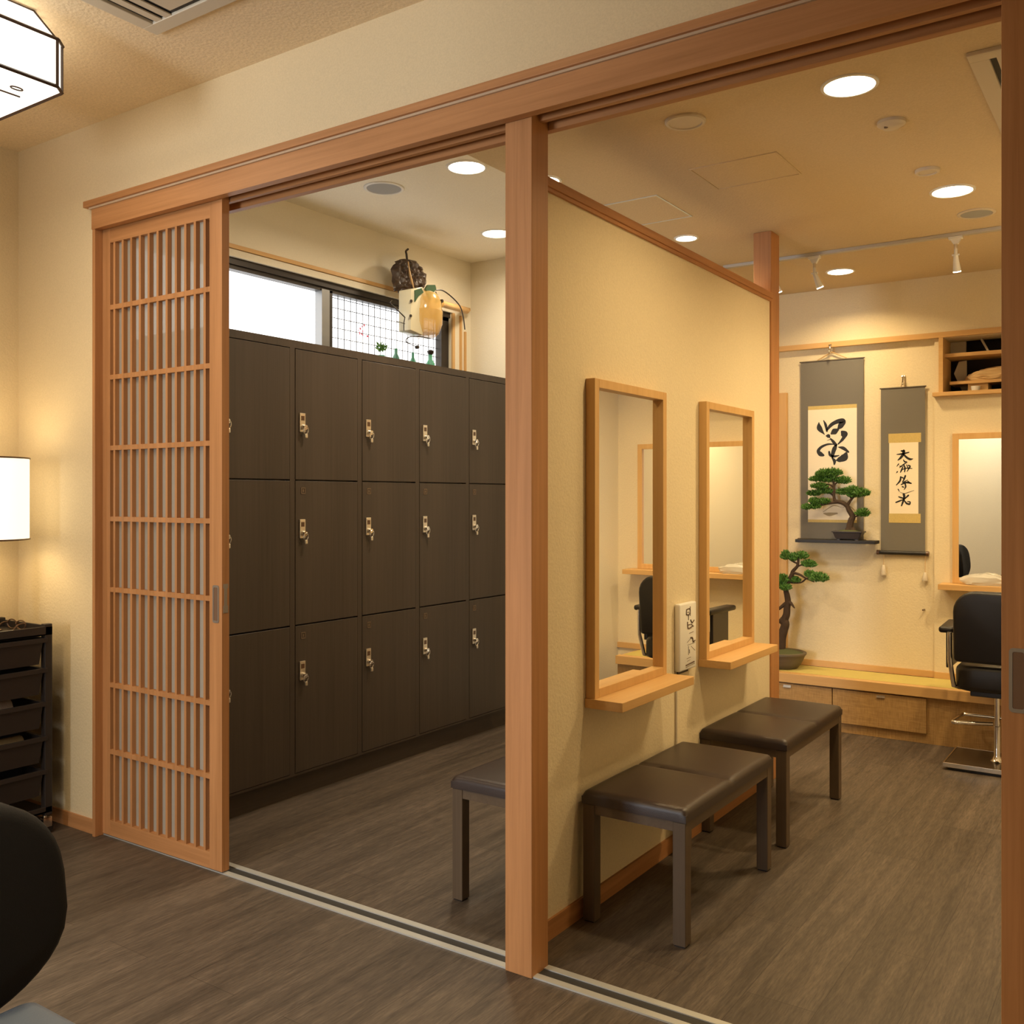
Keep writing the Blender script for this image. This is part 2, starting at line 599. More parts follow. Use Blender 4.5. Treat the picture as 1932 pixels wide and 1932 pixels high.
# locker room walls
WY0, WY1, WZ0, WZ1 = 2.40, 4.575, 1.93, 2.405
bm = B((XLW - 0.12, XLW, YB, WY0, 0, CH), (XLW - 0.12, XLW, WY1, 4.87, 0, CH), (XLW - 0.12, XLW, WY0, WY1, 0, WZ0), (XLW - 0.12, XLW, WY0, WY1, WZ1, CH))
struct('wall_window', bm, M['pale_wall'], 'cream wall above the lockers, holding the long window', 'wall')
struct('wall_end', B((XLW, -2.06, 4.77, 4.87, 0, CH)), M['pale_wall'], 'cream end wall of the locker room', 'wall')

# alcove walls
NX0, NX1, NZ0, NZ1 = -1.035, -0.30, 1.875, 2.175     # cupboard opening
struct('wall_alcove_side', B((-2.2, -2.1, 4.87, 5.9, 0, CL)), M['paper_wall'], 'beige return wall at the end of the tatami platform', 'wall')
bm = B((-2.2, -1.062, YA, 5.9, 0, NZ1 + 0.002), (-2.2, -1.062, YA2, 5.9, NZ1 + 0.002, CL), (-1.062, NX0, YA2, 5.9, 0, CL), (NX1, 0.15, YA2, 5.9, 0, CL), (NX0, NX1, YA2, 5.9, 0, NZ0), (NX0, NX1, YA2, 5.9, NZ1, CL))
struct('wall_alcove', bm, M['paper_wall'], 'beige textured wall behind the hanging scrolls', 'wall')
struct('wall_side', B((XR, 0.15, YB, 5.72, 0, CL)), M['pale_wall'], 'beige side wall of the mirror room', 'wall')
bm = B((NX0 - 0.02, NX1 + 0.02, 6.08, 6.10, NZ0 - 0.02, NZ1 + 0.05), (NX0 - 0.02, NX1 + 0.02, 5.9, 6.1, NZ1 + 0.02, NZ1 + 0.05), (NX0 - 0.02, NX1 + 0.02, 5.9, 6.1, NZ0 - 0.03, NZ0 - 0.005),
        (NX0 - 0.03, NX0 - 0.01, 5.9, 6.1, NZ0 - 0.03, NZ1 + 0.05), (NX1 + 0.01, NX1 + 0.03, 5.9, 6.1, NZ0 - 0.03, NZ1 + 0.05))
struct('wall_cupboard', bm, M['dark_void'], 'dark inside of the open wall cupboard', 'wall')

# partition
struct('wall_partition', B((XP - 0.05, XP, YB, 4.31, 0, 2.20)), M['paper_wall'], 'low beige partition wall carrying the two mirrors', 'wall')
bm = B((XP - 0.062, XP + 0.014, YB, 4.32, 2.208, 2.235), b=0.002)
box(bm, XP - 0.056, XP + 0.008, YB, 4.31, 2.196, 2.208)
struct('trim_1', bm, M['cedar_y'], 'reddish wood cap along the top of the partition', 'trim')
struct('trim_2', B((-1.580, XP + 0.008, 4.31, 4.42, 0, CL), b=0.003), M['cedar_z'], 'tall reddish wood post at the far end of the partition', 'post')
struct('baseboard_partition', B((XP, XP + 0.008, YB, 4.31, 0, 0.06)), M['cedar_y'], 'reddish wood baseboard under the two mirrors', 'baseboard')
struct('baseboard_front', B((-3.97, -3.41, YF - 0.008, YF, 0, 0.055)), M['cedar_x'], 'reddish wood baseboard beside the black trolley', 'baseboard')
struct('baseboard_alcove', B((-2.1, -1.062, YA - 0.012, YA, 0.30, 0.335), (-1.062, XR, YA2 - 0.012, YA2, 0.30, 0.335)), M['oak_x'], 'thin wood strip along the back of the tatami platform', 'baseboard')

# header beam with two grooves for the sliding doors
hx0, hx1 = -3.405, 0.46
bm = bmesh.new()
prism(bm, [(2.145, 2.325), (2.174, 2.325), (2.174, 2.39), (2.215, 2.39), (2.215, 2.325), (2.231, 2.325), (2.231, 2.39), (2.264, 2.39), (2.264, 2.316), (2.288, 2.316), (2.288, 2.405), (2.145, 2.405)], 0, hx0, hx1)
hb = struct('trim_3', bm, M['cedar_x'], 'long reddish wood header beam over the sliding doors', 'beam')
bm = B((hx0 - 0.03, hx1 + 0.03, 2.128, 2.17, 2.408, 2.432), b=0.0015)
obj('ledge', bm, M['cedar_x'], hb)
obj('ledge_strip', B((hx0 - 0.008, hx1 + 0.008, 2.138, 2.17, 2.401, 2.408)), plain('pale_wood_strip', (0.52, 0.37, 0.24, 1), 0.6), hb)
# main post between the two openings
bm = B((-1.503, -1.416, 2.178, 2.262, 0, 2.362), b=0.002)
po = struct('trim_4', bm, M['cedar_z'], 'thick reddish wood post standing between the two door openings', 'post')
# jamb of the lattice door
bm = B((-3.405, -3.387, 2.148, 2.27, 0, 2.402), b=0.0015)
struct('trim_5', bm, M['cedar_z'], 'reddish wood jamb at the closed side of the lattice door', 'door jamb')
# floor tracks
for nm, lab, x0, x1 in (('trim_6', 'pair of aluminium door tracks set in the floor before the lockers', -3.387, -1.503), ('trim_7', 'pair of aluminium door tracks set in the floor before the benches', -1.416, 0.43)):
    t = struct(nm, B((x0, x1, 2.186, 2.262, 0.0, 0.0018)), M['groove'], lab, 'door track')
    obj('front_rail', B((x0, x1, 2.184, 2.207, 0.0, 0.0045)), M['alu'], t)
    obj('rear_rail', B((x0, x1, 2.241, 2.264, 0.0, 0.0045)), M['alu'], t)

# picture rail, cupboard trim
struct('trim_8', B((-2.1, XR, 5.698, YA2, NZ1 + 0.002, NZ1 + 0.032)), M['oak_x'], 'long wood picture rail above the hanging scrolls', 'picture rail')
bm = B((NX0, NX0 + 0.022, 5.69, 5.93, NZ0, NZ1), (NX1 - 0.022, NX1, 5.69, 5.93, NZ0, NZ1))
box(bm, NX0 - 0.03, NX1 + 0.03, 5.675, 5.93, NZ0 - 0.022, NZ0, b=0.002)
struct('trim_9', bm, M['oak_x'], 'wood frame and sill of the open wall cupboard', 'trim')
# tall wood panel at the end of the platform
struct('trim_10', B((-2.1, -1.888, 5.712, 5.739, 0.302, 1.928), b=0.002), M['oak_z'], 'tall wood panel behind the potted bonsai on the platform', 'panel')
# narrow wood battens on the cream wall beside the window
struct('trim_11', B((XLW, XLW + 0.012, 4.655, 4.668, 1.8, 2.40), (XLW, XLW + 0.012, 4.70, 4.712, 1.8, 2.31)), M['oak_z'], 'thin wood battens on the cream wall beside the window', 'trim')

# window above the lockers
w = thing('window_1', (XLW, 3.5, WZ0), 'long high window with white frosted panes above the lockers', 'window', kind='structure')
fx0, fx1 = XLW - 0.10, XLW - 0.02
MU0, MU1 = 3.52, 3.60
bm = B((fx0, fx1, WY0, WY1, WZ1 - 0.05, WZ1), (fx0, fx1, WY0, WY1, WZ0, WZ0 + 0.03), (fx0, fx1, WY0, WY0 + 0.04, WZ0, WZ1), (fx0, fx1, WY1 - 0.07, WY1, WZ0, WZ1))
box(bm, fx1, fx1 + 0.012, WY0, WY1, WZ1 - 0.03, WZ1)
obj('frame', bm, M['alu_dark'], w)
obj('mullion', B((fx0 + 0.01, fx1 + 0.005, MU0, MU0 + 0.055, WZ0, WZ1 - 0.04)), M['alu_grey'], w)
obj('mullion', B((fx0 + 0.02, fx1, MU0 + 0.055, MU1, WZ0, WZ1 - 0.04)), M['alu_dark'], w)
obj('pane', B((fx0 + 0.03, fx0 + 0.036, WY0 + 0.03, MU0 + 0.01, WZ0 + 0.02, WZ1 - 0.04)), M['pane'], w)
p2 = obj('pane', B((fx0 + 0.03, fx0 + 0.036, MU1 - 0.01, WY1 - 0.06, WZ0 + 0.02, WZ1 - 0.04)), M['pane'], w)
bm = bmesh.new()
y = MU1 + 0.03
k = 0
while y < WY1 - 0.08:
    box(bm, fx0 + 0.042, fx0 + 0.0445, y - 0.0017, y + 0.0017, WZ0, WZ1 - 0.05)
    y += 0.047
z = WZ0 + 0.05
while z < WZ1 - 0.06:
    box(bm, fx0 + 0.042, fx0 + 0.0445, MU1, WY1 - 0.07, z - 0.0017, z + 0.0017)
    z += 0.052
obj('wire_mesh', bm, M['wire'], w)
bm = bmesh.new()
for i in range(9):
    a = random.uniform(-0.035, 0.035)
    c = random.uniform(-0.03, 0.03)
    box(bm, fx0 + 0.046, fx0 + 0.047, 3.86 + a, 3.86 + a + random.uniform(0.004, 0.016), 2.20 + c, 2.20 + c + random.uniform(0.006, 0.02))
obj('flower_sticker', bm, M['pink'], w)['label'] = 'pink flower sticker'
bm = B((XLW, XLW + 0.018, WY0 - 0.05, 4.745, WZ1 + 0.035, WZ1 + 0.055), b=0.002)
obj('head_casing', bm, M['oak_y'], w)
obj('head_reveal', B((XLW, XLW + 0.010, WY0 - 0.05, 4.60, WZ1, WZ1 + 0.033)), M['pale_wall'], w)
obj('side_casing', B((XLW, XLW + 0.012, WY1, WY1 + 0.022, 1.8, WZ1)), M['oak_z'], w)


# ------------------------------------------------------------------ sliding doors
def make_door(name, x0, x1, pull_side, label):
    y0, y1 = 2.180, 2.212
    r = thing(name, (x0, (y0 + y1) / 2, 0), label, 'sliding door', kind='structure')
    lw, rw = (0.048, 0.066) if pull_side > 0 else (0.066, 0.048)
    z0, z1 = 0.008, 2.35
    obj('stile', B((x0, x0 + lw, y0, y1, z0, z1), b=0.0012), M['cedar_z'], r)
    s2 = obj('stile', B((x1 - rw, x1, y0, y1, z0, z1), b=0.0012), M['cedar_z'], r)
    obj('rail', B((x0 + lw, x1 - rw, y0 + 0.001, y1 - 0.001, 2.272, z1)), M['cedar_x'], r)
    obj('rail', B((x0 + lw, x1 - rw, y0 + 0.001, y1 - 0.001, z0, 0.066)), M['cedar_x'], r)
    a, c = x0 + lw, x1 - rw
    bm = bmesh.new()
    for zz in (2.025, 1.758, 1.488, 1.217, 0.947, 0.583, 0.328):
        box(bm, a, c, y0 + 0.001, y0 + 0.016, zz - 0.009, zz + 0.009)
    n = 11
    for i in range(n):
        xc = a + (c - a) * (i + 0.5) / (n + 0.0) - 0.002
        box(bm, xc - 0.006, xc + 0.006, y0 + 0.002, y0 + 0.019, 0.064, 2.274)
    obj('lattice', bm, M['cedar_z'], r)
    obj('glass_sheet', B((a, c, y0 + 0.0195, y0 + 0.0225, 0.06, 2.28)), M['frost'], r)
    # recessed finger pull in the leading stile
    px = x1 - 0.031 if pull_side > 0 else x0 + 0.031
    pz0, pz1 = 0.865, 0.995
    bm = bmesh.new()
    oo = rrect(px - 0.017, px + 0.017, pz0, pz1, 0.008)
    ii = rrect(px - 0.0105, px + 0.0105, pz0 + 0.0075, pz1 - 0.0075, 0.004)
    q = [[bm.verts.new((p_[0], y_, p_[1])) for p_ in ring] for ring, y_ in ((oo, y0), (oo, y0 - 0.0016), (ii, y0 - 0.0016), (ii, y0))]
    for r0, r1 in zip(q, q[1:]):
        for k in range(len(r0)):
            bm.faces.new((r0[k], r0[(k + 1) % len(r0)], r1[(k + 1) % len(r0)], r1[k]))
    fp = obj('finger_pull', bm, M['pull'], r)
    fp['label'] = 'brushed metal finger pull'
    obj('pull_recess', B((px - 0.0105, px + 0.0105, y0 - 0.0005, y0, pz0 + 0.0075, pz1 - 0.0075)), M['pull_in'], fp)
    return r


d1 = make_door('door_1', -3.387, -2.689, 1, 'tall lattice sliding door with frosted glass beside the dark lockers')
bm = B((-2.6892, -2.6878, 2.186, 2.206, 0.90, 0.925), (-2.6892, -2.6878, 2.186, 2.206, 0.985, 1.0), (-2.6892, -2.6878, 2.190, 2.202, 0.925, 0.985))
obj('edge_lock', bm, M['pull'], d1)
make_door('door_2', -0.278, 0.42, -1, 'sliding door whose leading edge stands before the black styling chair')

# ------------------------------------------------------------------ lockers
LW = 0.417
LY0 = 2.888 - LW


def key_parts(parent_door, yk, zk):
    """lock plate with cam, key ring and tag, on the face of a door"""
    x = XL
    pl = obj('lock', B((x + 0.001, x + 0.007, yk - 0.015, yk + 0.015, zk - 0.042, zk + 0.040), b=0.0015), M['nickel'], parent_door)
    return pl


rows = [(0.112, 0.744, 0.548, 0.700), (0.750, 1.370, 1.162, 1.328), (1.376, 1.938, 1.622, None)]
names = ['nearest the lattice door', 'second from the lattice door', 'in the middle of the row', 'second from the thick post', 'nearest the thick post']


def make_locker():
    y0, y1 = LY0, LY0 + LW
    r = thing('locker', (XL, y0, 0), 'x', 'locker', 'dark brown lockers in a row')
    x0 = XLW + 0.01
    bm = B((x0, XL - 0.002, y0, y0 + 0.014, 0.10, 1.975), (x0, XL - 0.002, y1 - 0.014, y1, 0.10, 1.975), (x0, XL - 0.002, y0 + 0.014, y1 - 0.014, 1.942, 1.975),
           (x0, XL - 0.002, y0 + 0.014, y1 - 0.014, 0.10, 0.110), (x0, x0 + 0.01, y0 + 0.014, y1 - 0.014, 0.11, 1.942))
    box(bm, x0 + 0.02, XL - 0.03, y0 + 0.014, y1 - 0.014, 0.74, 0.754)
    box(bm, x0 + 0.02, XL - 0.03, y0 + 0.014, y1 - 0.014, 1.366, 1.38)
    obj('carcass', bm, M['dark_z'], r)
    obj('plinth', B((x0, XL - 0.035, y0, y1, 0, 0.10)), M['dark_y'], r)
    for (za, zb, zl, zt) in rows:
        d = obj('door', B((XL - 0.020, XL, y0 + 0.016, y1 - 0.016, za, zb), b=0.0012, seg=1), M['dark_z'], r)
        yk = y0 + 0.053
        x = XL
        lk = obj('lock', B((x, x + 0.006, yk - 0.016, yk + 0.016, zl - 0.040, zl + 0.042), b=0.0015), M['nickel'], d)
        lk['label'] = 'satin metal lock plate'
        bm = B((x + 0.006, x + 0.007, yk - 0.009, yk + 0.009, zl + 0.010, zl + 0.030))
        obj('number_window', bm, M['bronze'], d)
        # key ring and tag
        bm = bmesh.new()
        ring = [Vector((x + 0.018 + 0.004 * sin(a), yk + 0.007 + 0.013 * cos(a), zl - 0.034 + 0.016 * sin(a))) for a in [2 * pi * q / 16 for q in range(17)]]
        tube(bm, ring, 0.0022, 6)
        tube(bm, [(x + 0.005, yk + 0.004, zl - 0.018), (x + 0.021, yk + 0.004, zl - 0.020)], 0.011, 12)
        obj('key_ring', bm, M['chrome'], d, True)
        bm = B((x + 0.012, x + 0.020, yk + 0.003, yk + 0.017, zl - 0.066, zl - 0.047), b=0.003)
        obj('key_tag', bm, M['nickel'], d)
        if zt:
            yt = y0 + 0.060
            bm = B((x, x + 0.0015, yt - 0.013, yt + 0.013, zt - 0.014, zt - 0.010), (x, x + 0.0015, yt - 0.013, yt + 0.013, zt + 0.010, zt + 0.014), (x, x + 0.0015, yt - 0.013, yt - 0.009, zt - 0.014, zt + 0.014),
                   (x, x + 0.0015, yt + 0.009, yt + 0.013, zt - 0.014, zt + 0.014), (x, x + 0.0012, yt - 0.004, yt + 0.004, zt - 0.006, zt + 0.006))
            obj('number_tag', bm, M['tag'], d)
    return r


lk0 = make_locker()
lk0['label'] = 'dark brown three-door locker column, ' + names[0]
for i in range(1, 5):
    dup(lk0, (XL, LY0 + LW * i, 0), 'dark brown three-door locker column, ' + names[i])
fl = thing('filler_panel', (XL, 4.66, 0), 'narrow dark brown filler panel between the lockers and the end wall', 'panel')
obj('panel', B((XLW + 0.01, XL - 0.004, LY0 + 5 * LW + 0.001, 4.768, 0.10, 1.975)), M['dark_z'], fl)
obj('plinth', B((XLW + 0.01, XL - 0.035, LY0 + 5 * LW + 0.001, 4.768, 0, 0.10)), M['dark_y'], fl)


# ------------------------------------------------------------------ benches
def make_bench(x0, y0, label):
    w_, l_, h_ = 0.345, 0.735, 0.405
    x1, y1 = x0 + w_, y0 + l_
    r = thing('bench', ((x0 + x1) / 2, (y0 + y1) / 2, 0), label, 'bench', 'dark leather benches')
    # cushion: softly domed with a seam across the middle
    bm = bmesh.new()
    nx, ny = 22, 44
    zb, zt = 0.362, 0.400
    grid = []

    def top(u_, v_):
        eu = min(u_, 1 - u_) * w_
        ev = min(v_, 1 - v_) * l_
        e = min(eu, ev)
        rr = 0.016
        drop = 0.0
        if e < rr:
            drop = rr - math.sqrt(max(0, rr * rr - (rr - e) ** 2))
        if eu < rr and ev < rr:
            dd = math.hypot(rr - eu, rr - ev)
            drop = rr - math.sqrt(max(0, rr * rr - min(rr, dd) ** 2))
        dome = 0.008 * (sin(pi * u_) ** 0.6) * (abs(sin(2 * pi * v_)) ** 0.5)
        seam = -0.004 * math.exp(-((v_ - 0.5) * l_ / 0.006) ** 2)
        return zt - drop + dome + seam
    us = [0, 0.004, 0.012, 0.025, 0.045] + [0.07 + 0.86 * k / 14 for k in range(15)] + [0.955, 0.975, 0.988, 0.996, 1]
    vs = [0, 0.002, 0.006, 0.012, 0.022] + [0.035 + 0.93 * k / 40 for k in range(41)] + [0.978, 0.988, 0.994, 0.998, 1]
    for a in us:
        grid.append([bm.verts.new((x0 + a * w_, y0 + b_ * l_, top(a, b_))) for b_ in vs])
    for i in range(len(us) - 1):
        for j in range(len(vs) - 1):
            bm.faces.new((grid[i][j], grid[i + 1][j], grid[i + 1][j + 1], grid[i][j + 1]))
    edge = [grid[i][0] for i in range(len(us))] + [grid[-1][j] for j in range(1, len(vs))] + [grid[i][-1] for i in range(len(us) - 2, -1, -1)] + [grid[0][j] for j in range(len(vs) - 2, 0, -1)]
    low = [bm.verts.new((v.co.x, v.co.y, zb)) for v in edge]
    for i in range(len(edge)):
        j = (i + 1) % len(edge)
        bm.faces.new((edge[i], low[i], low[j], edge[j]))
    bm.faces.new(low[::-1])
    c = obj('cushion', bm, M['leather'], r, True)
    obj('apron', B((x0 + 0.006, x1 - 0.006, y0 + 0.006, y0 + 0.028, 0.332, 0.362), (x0 + 0.004, x1 - 0.004, y1 - 0.028, y1 - 0.004, 0.332, 0.362),
                   (x0 + 0.004, x0 + 0.028, y0 + 0.028, y1 - 0.028, 0.332, 0.362), (x1 - 0.028, x1 - 0.004, y0 + 0.028, y1 - 0.028, 0.332, 0.362)), M['bench_y'], r)
    for sx in (x0 + 0.003, x1 - 0.043):
        for sy in (y0 + 0.003, y1 - 0.043):
            lg = obj('leg', B((sx, sx + 0.040, sy, sy + 0.040, 0.004, 0.361), b=0.0015, seg=1), M['bench_z'], r)
            obj('foot_pad', B((sx + 0.004, sx + 0.036, sy + 0.004, sy + 0.036, 0.0, 0.004)), M['black_plastic'], lg)
    return r


b0 = make_bench(-1.485, 2.565, 'dark brown leather bench under the large mirror beside the thick post')
dup(b0, (-1.485 + 0.1725 - 0.018, 3.508 + 0.3675, 0), 'dark brown leather bench under the mirror nearest the alcove')
dup(b0, (-1.912 + 0.1725, 2.462 + 0.3675, 0), 'dark brown leather bench in the locker room, half hidden by the post')


# ------------------------------------------------------------------ partition mirrors and shelves
def make_mirror(y0, label, shelf_label):
    y1 = y0 + 0.52
    z0, z1 = 0.672, 1.671
    r = thing('wall_mirror', (XP, (y0 + y1) / 2, z0), label, 'mirror', 'wood framed mirrors on the partition')
    f = 0.028
    xa, xb = XP + 0.001, XP + 0.034
    bm = B((xa, xb, y0, y0 + f, z0, z1), (xa, xb, y1 - f, y1, z0, z1), (xa, xb, y0 + f, y1 - f, z1 - f, z1), (xa, xb, y0 + f, y1 - f, z0, z0 + f), b=0.0012)
    obj('frame', bm, M['oak_z'], r)
    obj('glass', B((xa + 0.002, xa + 0.012, y0 + f, y1 - f, z0 + f, z1 - f)), M['mirror'], r)
    s = obj('shelf', B((xa, XP + 0.133, y0 - 0.006, y1 + 0.012, z0 - 0.029, z0), b=0.0012), M['oak_y'], r)
    return r


m0 = make_mirror(2.62, 'large wood framed mirror with shelf, nearest the thick post', '')
dup(m0, (XP, 3.50 + 0.26, 0.672), 'wood framed mirror with shelf, nearest the alcove')

# white written plaque between the mirrors, with its cord
r = thing('wall_plaque', (XP, 3.35, 0.65), 'white wall plaque with dark handwriting, between the two framed mirrors', 'plaque')
bm = B((XP + 0.001, XP + 0.024, 3.275, 3.425, 0.655, 0.905), b=0.006, seg=3)
obj('panel', bm, M['white'], r, True)
bm = bmesh.new()


def pl(pts, w):
    """pen line on the plaque: points (y fraction, z fraction from the top)"""
    P = [Vector((XP + 0.0246, 3.275 + 0.15 * a, 0.905 - 0.25 * b_)) for a, b_ in pts]
    P = smooth_path(P, 3)
    tube(bm, P, w, 5)


for pts, w_ in (([(0.36, 0.10), (0.58, 0.09), (0.56, 0.17), (0.38, 0.17), (0.37, 0.11)], 0.0022), ([(0.60, 0.06), (0.60, 0.2)], 0.0018), ([(0.44, 0.14), (0.52, 0.14)], 0.0016), ([(0.5, 0.18), (0.5, 0.26)], 0.0016),
                ([(0.44, 0.28), (0.47, 0.38), (0.72, 0.37)], 0.0024), ([(0.46, 0.33), (0.62, 0.33)], 0.0018), ([(0.62, 0.26), (0.72, 0.31), (0.84, 0.28)], 0.0026), ([(0.66, 0.33), (0.80, 0.37)], 0.0016),
                ([(0.62, 0.53), (0.74, 0.54), (0.78, 0.60), (0.90, 0.59)], 0.0026), ([(0.55, 0.46), (0.80, 0.45)], 0.0008), ([(0.42, 0.59), (0.66, 0.54)], 0.0007), ([(0.45, 0.63), (0.90, 0.62)], 0.0006),
                ([(0.50, 0.65), (0.50, 0.78)], 0.0009), ([(0.55, 0.70), (0.56, 0.76)], 0.0013), ([(0.66, 0.66), (0.90, 0.74)], 0.0006), ([(0.40, 0.83), (0.64, 0.82)], 0.0008), ([(0.42, 0.87), (0.6, 0.86)], 0.0007),
                ([(0.34, 0.925), (0.56, 0.915), (0.85, 0.905)], 0.0024), ([(0.34, 0.955), (0.88, 0.935)], 0.0007)):
    pl(pts, w_)
obj('handwriting', bm, M['ink_brown'], r)
bm = B((XP + 0.001, XP + 0.012, 3.285, 3.375, 0.645, 0.655))
obj('bracket', bm, M['alu_dark'], r)
bm = bmesh.new()
tube(bm, [(XP + 0.004, 3.283, 0.66), (XP + 0.004, 3.283, 0.062)], 0.0022, 6)
tube(bm, [(XP + 0.004, 3.290, 0.66), (XP + 0.004, 3.290, 0.062)], 0.0022, 6)
obj('cord', bm, M['cream'], r)

# ------------------------------------------------------------------ tatami platform with drawers
px0, px1, py0 = -2.1, -0.10, 5.40
r = thing('tatami_platform', (-1.1, 5.6, 0), 'low wood platform topped with tatami, with drawers below', 'platform')
bm = B((px0, px1, py0, py0 + 0.055, 0.248, 0.300), b=0.0015)
box(bm, px0, px1, py0 + 0.055, YA2 - 0.001, 0.248, 0.294)
box(bm, px0, -1.064, YA2 - 0.001, YA - 0.001, 0.248, 0.294)
obj('top_frame', bm, M['oak_x'], r)
obj('tatami_mat', B((px0 + 0.03, px1 - 0.03, py0 + 0.055, YA2 - 0.014, 0.294, 0.301)), M['tatami'], r)
bm = B((px0, px1, py0 + 0.03, py0 + 0.045, 0.0, 0.248), (px1 - 0.02, px1, py0 + 0.045, YA2 - 0.002, 0.0, 0.248))
obj('base_panel', bm, M['weave'], r)


def drawer(x0, x1, hx):
    d = obj('drawer', B((x0, x1, py0 + 0.012, py0 + 0.030, 0.055, 0.240), b=0.001), M['weave'], r)
    h = obj('handle', B((hx - 0.022, hx + 0.022, py0 + 0.0105, py0 + 0.012, 0.222, 0.232), (hx - 0.022, hx + 0.022, py0 + 0.004, py0 + 0.012, 0.2185, 0.2215)), M['nickel'], d)


drawer(-2.09, -1.535, -1.785)
drawer(-1.530, -1.045, -1.275)

# ------------------------------------------------------------------ far mirror with its shelf
fz0, fz1, fxa, fxb = 0.832, 1.646, -0.965, -0.11
r = thing('wall_mirror', ((fxa + fxb) / 2, YA2, fz0), 'wide wood framed mirror on the far wall, behind the black styling chair', 'mirror')
f = 0.032
ya, yb = YA2 - 0.034, YA2 - 0.001
bm = B((fxa, fxa + f, ya, yb, fz0, fz1), (fxb - f, fxb, ya, yb, fz0, fz1), (fxa + f, fxb - f, ya, yb, fz1 - f, fz1), (fxa + f, fxb - f, ya, yb, fz0, fz0 + f), b=0.0012)
obj('frame', bm, M['oak_z'], r)
bm = bmesh.new()
prism(bm, [(fxa + f, YA2 - 0.031), (fxb - f, YA2 - 0.019), (fxb - f, YA2 - 0.010), (fxa + f, YA2 - 0.010)], 2, fz0 + f, fz1 - f)
obj('glass', bm, M['mirror'], r)
obj('shelf', B((-1.02, -0.05, 5.585, YA2 - 0.001, fz0 - 0.031, fz0 - 0.001), b=0.0015), M['oak_x'], r)
# crumpled film packet on the shelf
bm = bmesh.new()
bmesh.ops.create_icosphere(bm, subdivisions=3, radius=1)
for v in bm.verts:
    n = random.uniform(0.86, 1.1)
    v.co = Vector((-0.80 + v.co.x * 0.115 * n, 5.640 + v.co.y * 0.042 * n, fz0 + 0.024 + max(-0.0245, v.co.z * 0.036 * n)))
tag(obj('plastic_packet', bm, M['film'], None, True), 'crumpled clear plastic packet on the shelf of the far mirror', 'packet')

# coat peg on the wall
bm = bmesh.new()
q = onY(1758, 1144, YA)
tube(bm, [(-1.118, YA, 0.672), (-1.118, YA - 0.045, 0.674)], [0.005, 0.004], 8)
tag(obj('wall_peg', bm, M['bronze'], None, True), 'small bronze peg on the wall below the narrow scroll', 'peg')


# ------------------------------------------------------------------ scrolls
def ribbon(bm, pts, wid, y, th=0.0006):
    """brush stroke: a flat tapering shape in the XZ plane at depth y"""
    P = smooth_path([(p[0], 0, p[1]) for p in pts], 5)
    ws = []
    n = len(wid)
    for i in range(len(P)):
        t = i / (len(P) - 1) * (n - 1)
        k = min(int(t), n - 2)
        s = t - k
        s = s * s * (3 - 2 * s)
        ws.append(wid[k] * (1 - s) + wid[k + 1] * s)
    L, R = [], []
    for i, p in enumerate(P):
        d = (P[min(i + 1, len(P) - 1)] - P[max(i - 1, 0)])
        if d.length < 1e-9:
            d = Vector((1, 0, 0))
        d.normalize()
        nrm = Vector((-d.z, 0, d.x))
        L.append(p + nrm * ws[i] / 2)
        R.append(p - nrm * ws[i] / 2)
    # round ends
    out = L + [P[-1] + (P[-1] - P[-2]).normalized() * ws[-1] * 0.45] + R[::-1] + [P[0] - (P[1] - P[0]).normalized() * ws[0] * 0.45]
    m = len(out)
    nl = len(P)
    fr = [bm.verts.new((v.x, y - th, v.z)) for v in out]
    bk = [bm.verts.new((v.x, y, v.z)) for v in out]
    for i in range(nl - 1):
        a, b_, c, d_ = i, i + 1, m - 2 - (i + 1), m - 2 - i
        bm.faces.new((fr[a], fr[b_], fr[c], fr[d_]))
    bm.faces.new((fr[nl - 1], fr[nl], fr[nl + 1]))
    bm.faces.new((fr[0], fr[m - 2], fr[m - 1]))
    for i in range(m):
        bm.faces.new((fr[i], bk[i], bk[(i + 1) % m], fr[(i + 1) % m]))


